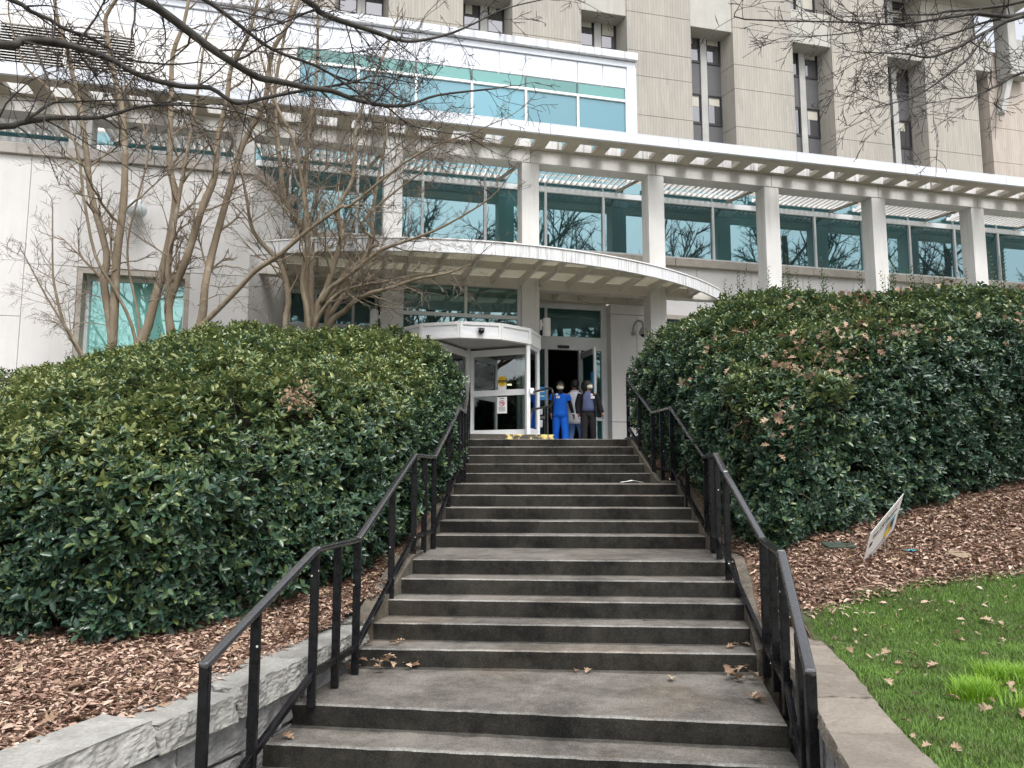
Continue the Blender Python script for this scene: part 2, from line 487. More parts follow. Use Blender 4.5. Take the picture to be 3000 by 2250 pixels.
M['paper'] = m_plain("crumpled_paper", (.78, .77, .70), .8, .06, 9)
M['wrapper'] = m_plain("blue_wrapper", (.04, .36, .50), .35, .1, 9)
M['valve'] = m_plain("tan_valve_lid", (.29, .22, .15), .7, .15, 9)
M['valve_green'] = m_plain("green_valve_box", (.045, .065, .05), .6, .15, 9)
def m_kerbyellow():
    t = NT("worn_yellow_kerb")
    n = t.noise(t.obj, 7, 6, .7)
    x = t.sep(t.obj)[0]
    f = t.math('ADD', n, t.math('MULTIPLY', x, .09))
    c = t.mix(t.ramp(f, [(.42, 0.), (.52, 1.)]), (.06, .055, .045), (.72, .56, .20))
    t.set(col=c, rough=.8); return t.m
M['kerb'] = m_kerbyellow()
M['cable'] = m_plain("frayed_rope", (.55, .50, .42), .9, .3, 20)

# ================================================================== BUILDINGS
BA = R(14.035)                 # facade turned 14 degrees, receding to the right
BO = (0.609, 16.681)           # right edge of the column beside the doors
BZ = 0.5                       # entrance floor level, relative to the eye
def L(u, v, z): return (u, -v, z - BZ)
def bb(mb, u0, u1, v0, v1, z0, z1, mi=0): return mb.b(u0, u1, v0, v1, z0 - BZ, z1 - BZ, mi)
def W(u, v, z):                # building frame to world
    c, s = math.cos(BA), math.sin(BA)
    return (BO[0] + u*c + v*s, BO[1] + u*s - v*c, z)
def bempty(name, label, cat, group=None, at=None):
    """Empty in the building frame; at = (u, v, z) base, children stay in building coordinates"""
    return empty(name, (BO[0], BO[1], BZ), BA, label, cat, group)

ent = bempty('entrance_building', 'white two storey hospital entrance wing with columns, teal glass and a roof trellis', 'building')
BAY = 3.05
# --- columns
for k in range(-4, 8):
    c = MB(); base = 6.17 if k <= -2 else BZ
    bb(c, BAY*k - .40, BAY*k, -.40, 0, base, 6.94)
    c.build('column', M['beam'], ent, bevel=.012)
# --- beam (one precast length per bay, open joints over the columns)
for k in range(-4, 8):
    b_ = MB(); bb(b_, BAY*(k-1) - .195, BAY*k - .205, -.42, .012, 6.94, 7.24)
    b_.build('roof_beam', M['beam'], ent, bevel=.008)
# --- slab with square openings and its metal edge
PIT, HOL, H0 = .71, .42, -.62
sl = MB()
bb(sl, -15, 24, .55, .86, 7.243, 7.34)
bb(sl, -15, 24, -.42, .10, 7.243, 7.34)
k0 = int((-15 - H0)/PIT) - 1; k1 = int((24 - H0)/PIT) + 1
for k in range(k0, k1):
    u = H0 + k*PIT + HOL
    bb(sl, max(u, -15), min(u + PIT - HOL, 24), .10, .55, 7.243, 7.34)
M['upstand'] = m_wall("stained_upstand", (.66, .65, .63), .75, .8, .3, (.35, .33, .3))
def m_peel():
    t = NT("peeling_soffit")
    n = t.noise(t.scale(t.obj, (1, 2.5, 1)), 1.3, 6, .7, .8)
    m_ = t.noise(t.obj, .4, 2)
    f = t.math('MULTIPLY', t.ramp(n, [(.55, 0.), (.57, 1.)]), t.ramp(m_, [(.45, 0.), (.6, .9)]))
    c = t.mix(f, t.ramp(t.noise(t.obj, 3, 4), [(.3, (.40, .365, .305)), (.7, (.46, .425, .36))]), (.33, .32, .30))
    t.set(col=c, rough=.85).bump(f, .3, .01); return t.m
M['peel'] = m_peel()
sl.build('trellis_slab', M['peel'], ent)
for a in range(-15, 24, 3):
    f_ = MB(); bb(f_, a, a + 2.992, .862, .93, 7.225, 7.44)
    bb(f_, a, a + 2.992, .60, .93, 7.441, 7.46)
    f_.build('slab_edge_trim', M['metal_white'], ent, bevel=.006)
for k in range(k0, k1):
    u = H0 + k*PIT; lin = MB()                       # stained upstand at the back of each opening
    bb(lin, u + .004, u + HOL - .004, .104, .12, 7.26, 7.44)
    lin.build('opening_upstand', M['upstand'], ent)
# --- sun louvres between beam and glazing
for k in range(-4, 8):
    lv = MB(); ua, ub = BAY*(k-1) + .03, BAY*k - .43
    n = 17
    for i in range(n):
        u = ua + (i + .5) * (ub - ua)/n
        lv.bar(L(u, -.47, 7.075), L(u, -1.24, 7.075), .018, .16, (.55, 0, .83))
    bb(lv, ua, ub, -.425, -.465, 6.99, 7.08)
    bb(lv, ua, ub, -1.245, -1.285, 7.02, 7.11)
    lv.build('sun_louvre', M['beam'], ent)
    br = MB(); br.bar(L(ub - .02, -.44, 6.96), L(ub - .25, -1.27, 6.96), .05, .06)
    br.build('louvre_bracket', M['soffit'], ent)
# --- first floor ribbon windows
MU = [-2.45 + 1.495*k for k in range(-8, 17)]
for i in range(len(MU) - 1):
    a, b_ = MU[i], MU[i+1]
    w = MB()
    bb(w, a - .03, a + .03, -1.29, -1.40, 5.36, 6.80)
    bb(w, a - .03, b_ - .03, -1.285, -1.40, 6.80, 6.93)
    bb(w, a + .03, b_ - .03, -1.30, -1.40, 5.36, 5.42)
    bb(w, a - .02, a + .02, -1.32, -1.40, 6.93, 7.24)
    fr = w.build('ribbon_window', M['frame'], ent)
    p = MB(); bb(p, a + .03, b_ - .03, -1.35, -1.36, 5.42, 6.80)
    p.build('window_pane', M['glass_up'], fr)
    p = MB(); bb(p, a + .02, b_ - .02, -1.355, -1.365, 6.93, 7.24)
    p.build('clerestory_pane', M['glass_up'], fr)
for i in range(15):
    a = -6.0 + i*1.98
    s_ = MB(); bb(s_, a, a + 1.968, -1.20, -1.45, 5.165, 5.36)
    s_.build('stone_sill', M['stone_sill'], ent, bevel=.012)
# --- walls
wl_ = MB()
def panels(mb, u0, u1, v, z0, z1, du, gap=.010, dep=.12):
    n = max(1, round((u1-u0)/du)); d = (u1-u0)/n
    for i in range(n): bb(mb, u0 + d*i + gap/2, u0 + d*(i+1) - gap/2, v, v - dep, z0, z1)
panels(wl_, 3.02, 26, -1.35, 3.93, 5.163, 1.52)
panels(wl_, 5.2, 26, -1.35, BZ, 3.92, 1.52)
panels(wl_, 3.02, 3.28, -1.35, BZ, 3.92, 1.5)
panels(wl_, 3.29, 5.19, -1.35, BZ, 2.0, 2)
panels(wl_, -5.4, 3.01, -1.35, 4.43, 5.163, 1.52)
bb(wl_, 2.08, 2.745, -1.05, -1.36, 1.21, 3.80); bb(wl_, 2.755, 3.3, -1.05, -1.349, 1.21, 3.80)
bb(wl_, 2.08, 3.3, -1.05, -1.348, BZ, 1.20); bb(wl_, 2.08, 3.3, -1.052, -1.347, 3.812, 4.05)
wl_.build('precast_wall', M['wall'], ent, bevel=.004, seg=1)
bk = MB(); bb(bk, -5.3, 26, -1.475, -1.56, 4.43, 5.2); bb(bk, 5.2, 26, -1.475, -1.56, BZ, 4.43); bb(bk, 2.1, 3.28, -1.361, -1.46, BZ, 4.05)
bk.build('wall_backing', M['joint'], ent)
# ground floor window right of the canopy
w = MB(); bb(w, 3.29, 5.19, -1.31, -1.46, 3.82, 3.92); bb(w, 3.29, 3.36, -1.37, -1.46, 2.0, 3.82); bb(w, 4.2, 4.26, -1.37, -1.46, 2.0, 3.82); bb(w, 5.12, 5.19, -1.37, -1.46, 2.0, 3.82)
fr = w.build('ground_window', M['stone_sill'], ent)
p = MB(); bb(p, 3.36, 5.12, -1.43, -1.44, 2.0, 3.82); p.build('window_pane', M['glass_up'], fr)
# left block: big blank wall with a window, splayed return, stone coping
lw = MB(); V = .30
def lpan(u0, u1, z0, z1): bb(lw, u0 + .005, u1 - .005, V, V - .25, z0, z1)
lpan(-16, -10.05, 2.88, 5.95); lpan(-16, -10.05, BZ, 2.87)
lpan(-10.05, -9.15, 3.88, 5.95); lpan(-9.15, -7.17, 3.88, 5.95); lpan(-7.17, -6.08, 3.88, 5.95)
lpan(-10.05, -9.15, 1.2, 3.87); lpan(-7.17, -6.08, 1.2, 3.87); lpan(-10.05, -6.08, BZ, 1.19)
lpan(-9.15, -7.17, 1.2, 1.9)
lw.prism([L(-6.075, .297, 0)[:2], L(-5.41, -1.35, 0)[:2], L(-5.6, -1.42, 0)[:2], L(-6.3, .2, 0)[:2]][::-1], 0, 5.95 - BZ)
lw.build('blank_wall', M['wall'], ent)
bk = MB(); bb(bk, -16, -9.2, .03, -.1, BZ, 5.94); bb(bk, -9.2, -6.35, .03, -.1, 3.9, 5.94); bb(bk, -7.1, -6.35, .03, -.1, BZ, 3.9); bk.build('wall_backing', M['joint'], ent)
for a in np.arange(-16, -6.2, 1.62):
    cp = MB(); bb(cp, a, min(a + 1.61, -6.06), .38, -.30, 5.955, 6.17); cp.build('coping_stone', M['coping'], ent, bevel=.015)
cp = MB(); cp.prism([L(-6.05, .37, 0)[:2], L(-5.33, -1.34, 0)[:2], L(-5.62, -1.34, 0)[:2], L(-6.35, .2, 0)[:2]][::-1], 5.958-BZ, 6.165-BZ)
cp.build('coping_stone', M['coping'], ent)
rd = MB(); bb(rd, -16, -6.1, -.305, -1.3, 5.6, 5.75); rd.build('gutter_floor', M['soffit'], ent)
w = MB()
bb(w, -9.15, -9.06, .285, -.10, 1.9, 3.88); bb(w, -7.26, -7.17, .285, -.10, 1.9, 3.88)
bb(w, -9.06, -7.26, .285, -.10, 3.76, 3.88); bb(w, -9.06, -7.26, .32, -.10, 1.9, 1.99)
fr = w.build('wall_window', M['stone_sill'], ent)
w = MB()
for q in ((-9.06, -9.0, 1.99, 3.76), (-7.32, -7.26, 1.99, 3.76), (-9.0, -7.32, 3.70, 3.76), (-9.0, -7.32, 2.10, 2.20), (-9.0, -7.32, 1.99, 2.02)):
    bb(w, q[0], q[1], 0, -.09, q[2], q[3])
w.build('window_frame', M['frame_white'], fr)
p = MB(); bb(p, -9.0, -7.32, -.05, -.06, 2.02, 3.70); p.build('window_pane', M['glass_left'], fr)

# --- ground floor glazing left of the vestibule
w = MB()
for u in (-5.36, -4.80, -3.98, -3.47): bb(w, u - .03, u + .03, -1.30, -1.40, 3.30, 3.96)
bb(w, -5.4, -3.44, -1.29, -1.40, 3.24, 3.30); bb(w, -5.4, -3.44, -1.29, -1.40, 3.96, 4.05)
fr = w.build('side_window', M['frame'], ent)
p = MB(); bb(p, -5.36, -3.44, -1.35, -1.36, 3.30, 3.96); p.build('window_pane', M['glass_dark'], fr)
p = MB(); bb(p, -5.4, -3.05, -1.31, -1.42, BZ, 3.239); p.build('apron_wall', M['wall'], ent)
hd = MB(); bb(hd, -5.4, 2.08, -1.33, -1.45, 4.051, 4.428); hd.build('head_panel', M['canopy'], ent)
# --- vestibule glazing between two columns
v0, v1 = -.12, -.20
w = MB()
bb(w, -3.05, -2.98, v0, v1, BZ, 4.10); bb(w, -.47, -.40, v0, v1, BZ, 4.10)
bb(w, -2.98, -.47, v0, v1, 4.05, 4.12); bb(w, -2.98, -.47, v0, v1, 3.36, 3.44); bb(w, -1.66, -1.60, v0, v1, 3.44, 4.05)
fr = w.build('vestibule_window', M['frame'], ent)
p = MB()
bb(p, -2.98, -1.66, -.16, -.17, 3.44, 4.05); bb(p, -1.60, -.47, -.16, -.17, 3.44, 4.05); bb(p, -2.98, -.47, -.16, -.17, 2.80, 3.36)
p.build('window_pane', m_glass("vestibule_glass", (.62, .9, .92), .22, (.012, .07, .066)), fr)
p = MB(); bb(p, -.30, -.28, -.41, -1.34, BZ, 4.05); bb(p, -3.30, -3.28, -.41, -1.34, BZ, 4.05); p.build('vestibule_side', M['glass_dark'], ent)
# --- dim lobby behind the doors
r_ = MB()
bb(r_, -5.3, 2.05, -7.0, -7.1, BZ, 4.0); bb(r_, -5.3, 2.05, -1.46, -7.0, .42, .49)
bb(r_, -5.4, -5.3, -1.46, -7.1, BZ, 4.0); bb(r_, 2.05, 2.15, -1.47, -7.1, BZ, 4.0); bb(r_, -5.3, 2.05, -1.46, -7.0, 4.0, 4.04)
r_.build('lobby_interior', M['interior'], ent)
lm_ = MB(); bb(lm_, .55, .95, -5.2, -5.3, 2.50, 2.54); lm_.build('lobby_light', m_emit("lobby_strip_light", (1.0, .82, .5), 1.2), ent)
# --- swing doors right of the column
w = MB()
bb(w, .50, .58, -1.30, -1.42, BZ, 2.93)
bb(w, 1.93, 2.075, -1.30, -1.42, BZ, 4.05); bb(w, -.25, 1.93, -1.30, -1.42, 2.93, 3.25); bb(w, -.25, 1.93, -1.30, -1.42, 3.93, 4.05)
bb(w, .50, .57, -1.305, -1.415, 3.25, 3.93); bb(w, 1.36, 1.41, -1.30, -1.42, BZ, 2.93)
bb(w, -.25, .50, -1.305, -1.415, 1.27, 1.34); bb(w, 1.41, 1.93, -1.305, -1.415, 1.24, 1.32); bb(w, -.25, .50, -1.305, -1.415, BZ, BZ + .12); bb(w, 1.41, 1.93, -1.305, -1.415, BZ, BZ+.12)
fr = w.build('door_frame', M['frame'], ent, bevel=.004, seg=1)
p = MB(); bb(p, .57, 1.93, -1.36, -1.37, 3.25, 3.93); bb(p, -.25, .50, -1.36, -1.37, 3.25, 3.93); p.build('transom_pane', M['glass_dark'], fr)
p = MB(); bb(p, -.25, .50, -1.36, -1.37, 1.34, 2.93); p.build('sidelight_pane', M['glass_dark'], fr); p = MB(); bb(p, -.25, .50, -1.36, -1.37, .62, 1.27); p.build('sidelight_pane', M['glass_dark'], fr); p = MB()
bb(p, 1.41, 1.93, -1.36, -1.37, 1.32, 2.93); p.build('sidelight_pane', M['glass_dark'], fr); p = MB(); bb(p, 1.41, 1.93, -1.36, -1.37, .62, 1.24); p.build('sidelight_pane', M['glass_dark'], fr)
p = MB(); bb(p, .82, 1.10, -1.24, -1.30, 2.965, 3.03); p.build('motion_sensor', M['black'], fr, bevel=.01)
# open leaf, swung out on its left hinge
lf = MB(); q0, q1 = 1.385, 1.44
for (va, vb, za, zb) in ((-1.29, -1.22, .54, 2.86), (-.42, -.35, .54, 2.86), (-1.22, -.42, .54, .74), (-1.22, -.42, 2.76, 2.86)):
    bb(lf, q0, q1, va, vb, za, zb)
leaf = lf.build('door_leaf', M['frame'], ent, bevel=.004, seg=1)
p = MB(); bb(p, 1.408, 1.418, -1.22, -.42, .74, 2.76); p.build('leaf_pane', M['glass_dark'], leaf)
p = MB(); bb(p, 1.36, 1.384, -1.2, -.40, 2.70, 2.83); p.build('door_closer', M['ink_grey'], leaf)
p = MB(); bb(p, 1.375, 1.384, -.56, -.42, 1.86, 2.30); p.build('blue_notice', M['ink_blue'], leaf)
# --- sunroom above the roof, and the blank plant wall left of it
VB = -2.6
SU = [-5.39 + 1.445*k for k in range(7)]
for i in range(6):
    a, b_ = SU[i], SU[i+1]
    w = MB()
    bb(w, a - .03, a + .03, VB + .05, VB - .05, 7.75, 10.04)
    bb(w, a - .03, b_ - .03, VB + .055, VB - .05, 10.04, 10.10); bb(w, a + .03, b_ - .03, VB + .04, VB - .05, 7.6, 7.75)
    fr = w.build('sunroom_window', M['frame_white'], ent)
    q = MB(); bb(q, a - .02, a + .02, VB + .02, VB - .05, 10.10, 10.43); q.build('dark_mullion', M['spandrel'], fr)
    p = MB(); bb(p, a + .03, b_ - .03, VB, VB - .01, 7.75, 10.04); p.build('window_pane', M['glass_box'], fr)
    p = MB(); bb(p, a + .02, b_ - .02, VB, VB - .01, 10.10, 10.43); p.build('spandrel_pane', M['glass_box_hi'], fr)
ec = MB(); bb(ec, 3.25, 3.52, VB + .06, VB - 3.5, 7.5, 11.05); bb(ec, 3.20, 3.247, VB + .05, VB - .05, 7.5, 10.44)
ec.build('corner_panel', M['metal_white'], ent, bevel=.005)
for k in range(-14, 12):
    a = -5.39 + .7225*k
    pn = MB(); bb(pn, a + .012, a + .7225 - .012, VB + .02, VB - .08, 10.445, 11.03)
    pn.build('metal_panel', M['metal_white'], ent, bevel=.008, seg=1)
bk = MB(); bb(bk, -15.6, 3.25, VB - .015, VB - .1, 10.43, 11.05); bk.build('panel_rail', M['frame_white'], ent)
bd = MB(); bb(bd, -15.6, 3.5, VB + .06, VB - 3.5, 11.052, 11.20); bd.build('roof_band', M['metal_white'], ent)
bd = MB(); bb(bd, -15.6, 3.54, VB + .16, VB - 3.6, 11.23, 11.44); bd.build('roof_edge', m_wall("stained_roof_edge", (.72, .74, .78), .7, .5, .25, (.5,.5,.52)), ent, bevel=.01)
bd = MB(); bb(bd, -15.6, 3.45, VB + .02, VB - .3, 11.202, 11.228); bd.build('shadow_gap', M['black'], ent)
pw = MB(); VL = VB + .02
bb(pw, -16, -11.87, VL, VL - .2, 7.3, 10.43); bb(pw, -9.1, -5.43, VL, VL - .2, 7.3, 10.43); bb(pw, -11.87, -9.1, VL, VL - .2, 10.12, 10.43); bb(pw, -11.87, -9.1, VL, VL - .2, 7.3, 9.20)
pw.build('plant_room_wall', M['wall'], ent)
vent = MB()
bb(vent, -10.56, -10.44, VL + .03, VL - .12, 9.20, 10.12)
n = 13
for i in range(n):
    z = 9.23 + i*(.87/n)
    for (ua, ub) in ((-11.87, -10.56), (-10.44, -9.1)):
        vent.add([L(ua, VL + .015, z), L(ub, VL + .015, z), L(ub, VL - .06, z + .045), L(ua, VL - .06, z + .045),
                  L(ua, VL + .015, z + .016), L(ub, VL + .015, z + .016), L(ub, VL - .06, z + .061), L(ua, VL - .06, z + .061)],
                 [(0,3,2,1),(4,5,6,7),(0,1,5,4),(1,2,6,5),(2,3,7,6),(3,0,4,7)])
vo = vent.build('vent_louvre', M['beam'], ent)
p = MB(); bb(p, -11.87, -9.1, VL - .15, VL - .19, 9.2, 10.12); p.build('vent_backing', M['black'], vo)
dk = MB(); bb(dk, -16, 26, -1.41, VB - 4, 7.245, 7.30); dk.build('roof_deck', M['soffit'], ent)

# ------------------------------------------------------------------ tower
tow = bempty('hospital_tower', 'tall beige board marked concrete hospital tower with deep window slots behind the entrance wing', 'building')
VT = -20.0
PL = [4.40 + 6.307*k for k in range(-4, 5)]
PW = 3.73
zj = [-1.0]
for n in range(-6, 6):
    zj += [18.86 + 3.6*n, 21.05 + 3.6*n]
zj = sorted(z for z in zj if z > -2)
def pier(u0, u1, v, mat, zs, name='pier'):
    pr = MB()
    for i in range(len(zs) - 1):
        pr.prism([L(u0, v, 0)[:2], L(u1, v, 0)[:2], L(u1 + .20, v - 1.15, 0)[:2], L(u0 - .20, v - 1.15, 0)[:2]][::1], zs[i] + .014 - BZ, zs[i+1] - .014 - BZ)
    pr.prism([L(u0 + .03, v - .03, 0)[:2], L(u1 - .03, v - .03, 0)[:2], L(u1 + .17, v - 1.2, 0)[:2], L(u0 - .17, v - 1.2, 0)[:2]], zs[0] - BZ, zs[-1] - .1 - BZ)
    return pr.build(name, mat, tow)
for u0 in PL: pier(u0, u0 + PW, VT, M['tower'], zj)
bkw = MB(); bb(bkw, -24, 35, VT - 1.4, VT - 12, -1, 40); bkw.build('tower_core', M['tower'], tow)
for s_i in range(len(PL)):
    ua = PL[s_i] + PW + .2
    ub = ua + 6.307 - PW - .4
    if s_i == len(PL) - 1: ub = ua + .9
    if ub < -8: continue
    mid = (ua + ub)/2 + .0
    fn = MB(); bb(fn, mid - .19, mid + .19, VT - 1.0, VT - 1.3, 5, 24.4); bb(fn, mid - .19, mid + .19, VT - 1.0, VT - 1.3, 26.3, 39)
    fn.build('slot_fin', M['fin'], tow)
    hd = MB(); bb(hd, ua - .18, ub + .28, VT - .08, VT - 1.12, 24.36, 26.35); hd.build('slot_header', M['header'], tow, bevel=.03)
    for n in range(-1, 5):
        zs_ = 19.42 + 3.6*n
        for (p0, p1) in ((ua, mid - .19), (mid + .19, ub)):
            w = MB()
            bb(w, p0, p1, VT - 1.06, VT - 1.2, zs_ - .14, zs_); bb(w, p0, p1, VT - 1.06, VT - 1.2, zs_ + 1.58, zs_ + 1.64)
            bb(w, p0, p0 + .06, VT - 1.06, VT - 1.2, zs_, zs_ + 1.58); bb(w, p1 - .06, p1, VT - 1.06, VT - 1.2, zs_, zs_ + 1.58)
            fr = w.build('tower_window', M['black'], tow)
            g = MB(); bb(g, p0 + .06, p1 - .06, VT - 1.14, VT - 1.15, zs_, zs_ + 1.58); g.build('window_pane', M['glass_tower'], fr)
            hb = random.uniform(.5, .95)
            g = MB(); bb(g, p0 + .12, p1 - .12 - (random.random() < .35)*.3, VT - 1.125, VT - 1.132, zs_ + 1.58 - hb, zs_ + 1.56); g.build('roller_blind', M['blind'], fr)
            sp = MB(); bb(sp, p0, p1, VT - 1.10, VT - 1.22, zs_ - 2.10, zs_ - .145); sp.build('spandrel', M['spandrel'], tow)
pier(34.75, 38.6, VT - .5, M['tower2'], [z for z in zj if z < 25] + [26.0], 'end_pier')
oh = MB(); bb(oh, 28.2, 36.9, VT + 1.4, VT - 1.0, 28.6, 31.0); oh.build('overhanging_storey', M['header'], tow, bevel=.04)
oh = MB(); bb(oh, 35.35, 35.95, VT + .6, VT - .4, 24.0, 28.59); bb(oh, 35.96, 37.3, VT + .2, VT - .4, 24.2, 26.6); oh.bar(L(34.9, VT + .1, 21.6), L(35.7, VT + .1, 24.0), .35, .35)
oh.build('corner_bracket', M['fin'], tow, bevel=.03)

# ------------------------------------------------------------------ curved canopy
can = bempty('entrance_canopy', 'curved white steel canopy with translucent panels over the hospital doors', 'canopy')
CR, CU, CV = 8.88, -1.65, 2.4 - 8.88
def arc(u): return math.sqrt(max(CR*CR - (u - CU)**2, 0)) + CV
UL, UR = -6.0, 4.42
us = [UL + (UR - UL)*i/60 for i in range(61)]
fa = MB()
nn = len(us)
vs = []
for u in us:
    v = arc(u)
    vs += [L(u, v, 4.04), L(u, v, 4.275), L(u, v - .07, 4.275), L(u, v - .07, 4.04)]
fs = []
for i in range(nn - 1):
    for k in range(4):
        fs.append((i*4 + k, (i+1)*4 + k, (i+1)*4 + (k+1) % 4, i*4 + (k+1) % 4))
fs += [(0, 1, 2, 3), ((nn-1)*4+3, (nn-1)*4+2, (nn-1)*4+1, (nn-1)*4)]
fa.add(vs, fs)
fa.build('curved_fascia', M['fascia_curve'], can)
lip = MB(); vs = []
for u in us:
    v = arc(u); vs += [L(u, v + .02, 4.278), L(u, v + .02, 4.30), L(u, v - .10, 4.30), L(u, v - .10, 4.278)]
lip.add(vs, [f for f in fs]); lip.build('drip_flashing', M['white_paint'], can)
g = MB(); bb(g, UL, UR, -.06, -.30, 4.04, 4.32); g.build('main_girder', M['canopy'], can, bevel=.006)
g = MB(); bb(g, UL, UR - 1.2, -1.20, -1.30, 4.10, 4.32); g.build('wall_girder', M['canopy'], can)
ribs = []
for k in range(-2, 2):
    a = BAY*k
    ribs += [a - .43, a + .03] + [a + .03 + .648*j for j in (1, 2, 3)]
ribs = sorted(r for r in set(ribs) if UL + .1 < r < 4.2)
ribs += [3.08, 3.62]
ribs = sorted(set(round(r, 3) for r in ribs))
for r in ribs:
    v = arc(r) - .08
    rb = MB()
    if v > .1:
        w_ = .05
        rb.add([L(r - w_/2, -.055, 4.10), L(r + w_/2, -.055, 4.10), L(r + w_/2, v, 4.14), L(r - w_/2, v, 4.14),
                L(r - w_/2, -.055, 4.285), L(r + w_/2, -.055, 4.285), L(r + w_/2, v, 4.245), L(r - w_/2, v, 4.245)],
               [(0,3,2,1),(4,5,6,7),(0,1,5,4),(1,2,6,5),(2,3,7,6),(3,0,4,7)])
    if r < 3.2: bb(rb, r - .024, r + .024, -.305, -1.195, 4.12, 4.275)
    rb.build('canopy_rib', M['canopy'], can)
pu = MB()
for i in range(len(ribs) - 1):
    a, b_ = ribs[i] + .026, ribs[i+1] - .026
    if min(arc(a), arc(b_)) > 1.35: bb(pu, a, b_, 1.10, 1.17, 4.13, 4.262)
pu.build('purlin', M['canopy'], can)
for i in range(len(ribs) - 1):
    a, b_ = ribs[i] + .005, ribs[i+1] - .005
    if b_ - a < .08: continue
    ve = min(arc(a), arc(b_)) - .09
    for (va, vb) in ((-.05, 1.13), (1.14, 9)):
        vb = min(vb, ve)
        if vb - va < .12: continue
        zt = lambda v: 4.289 - .040*max(0, v)/2.3
        gp = MB(); gp.add([L(a, va, zt(va)), L(b_, va, zt(va)), L(b_, vb, zt(vb)), L(a, vb, zt(vb)), L(a, va, zt(va)+.012), L(b_, va, zt(va)+.012), L(b_, vb, zt(vb)+.012), L(a, vb, zt(vb)+.012)],
               [(0,3,2,1),(4,5,6,7),(0,1,5,4),(1,2,6,5),(2,3,7,6),(3,0,4,7)])
        gp.build('translucent_panel', M['frost'], can)
    if b_ < 3.3:
        gp = MB(); bb(gp, a, b_, -.31, -1.19, 4.28, 4.292); gp.build('translucent_panel', M['frost'], can)
for (u, v, z) in ((-.55, -.02, 4.62), (.18, -1.1, 4.95)):
    rp = MB(); rp.tube([L(u, v, z + .42), L(u + .12, v + .5, z + .2), L(u + .3, v + 1.1, 4.36)], .022, 5)
    rp.sphere(L(u, v, z + .44), .05, n=8, m=6)
    rp.build('stay_rod', M['cable'], can)

# ------------------------------------------------------------------ revolving door
rev = bempty('revolving_door', 'white framed revolving door drum with glass wings under the canopy', 'revolving door')
DU, DV, DR = -1.65, .05, 1.57
def dp(ang, r=DR): return (DU + r*math.sin(R(ang)), DV + r*math.cos(R(ang)))
ring = [-75, -45, -15, 15, 45, 75]
ZF, ZS, ZT = .72, 2.60, 2.92
for i in range(len(ring) - 1):
    (a0, a1) = dp(ring[i]), dp(ring[i+1]); i0, i1 = dp(ring[i], DR - .10), dp(ring[i+1], DR - .10)
    fc = MB(); fc.prism([L(*a0, 0)[:2], L(*a1, 0)[:2], L(*i1, 0)[:2], L(*i0, 0)[:2]], ZS - BZ, ZT - BZ)
    o = fc.build('canopy_facet', M['frame_white'], rev, bevel=.006)
    # raised border leaving a sunk panel
    A, B_ = Vector(L(*a0, 0)), Vector(L(*a1, 0)); d = (B_ - A); ln = d.length; d.normalize(); nrm = Vector((d.y, -d.x, 0))
    if nrm.y > 0: nrm = -nrm
    bo = MB()
    def slab(t0, t1, z0, z1):
        p = [A + d*t0 + nrm*.002, A + d*t1 + nrm*.002, A + d*t1 + nrm*.024, A + d*t0 + nrm*.024]
        bo.prism([(q.x, q.y) for q in p], z0 - BZ, z1 - BZ)
    slab(.0, ln, ZS, ZS + .075); slab(.0, ln, ZT - .06, ZT); slab(.0, .05, ZS + .075, ZT - .06); slab(ln - .05, ln, ZS + .075, ZT - .06)
    bo.build('facet_border', M['white_paint'], o)
tp = MB(); tp.prism([L(*dp(a, DR - .11), 0)[:2] for a in (-90, -75, -45, -15, 15, 45, 75, 90)], 2.63 - BZ, 2.66 - BZ); tp.build('drum_soffit', m_plain("drum_soffit_grey", (.42, .41, .41), .4, .05, 2), rev)
tp = MB(); tp.prism([L(*dp(a, DR - .05), 0)[:2] for a in (-90, -75, -45, -15, 15, 45, 75, 90)], ZT - .015 - BZ, ZT + .012 - BZ); tp.build('drum_roof', M['frame_white'], rev)
for a in (-45, 45, -75, 75):
    c = dp(a, DR - .05); j = MB(); j.prism([(L(*c, 0)[0] + .055*math.cos(R(45 + 90*k)), L(*c, 0)[1] + .055*math.sin(R(45 + 90*k))) for k in range(4)], ZF - BZ, ZS - BZ)
    j.build('drum_jamb', M['frame_white'], rev, bevel=.005)
for (a0, a1) in ((45, 75), (-75, -45)):
    p0, p1 = dp(a0, DR - .05), dp(a1, DR - .05)
    fr_ = MB(); fr_.bar(L(*p0, ZF + .09), L(*p1, ZF + .09), .06, .18); fr_.bar(L(*p0, ZS - .03), L(*p1, ZS - .03), .06, .06)
    o = fr_.build('side_screen', M['frame_white'], rev)
    gq = MB(); gq.bar(L(*p0, (ZF+.18+ZS-.06)/2), L(*p1, (ZF+.18+ZS-.06)/2), .012, ZS - .06 - ZF - .18); gq.build('screen_glass', M['clear'], o)
pt = MB(); pt.tube([L(DU + .05, DV, ZF), L(DU + .05, DV, 2.63)], .05, 12); pt.build('centre_post', M['frame_white'], rev)
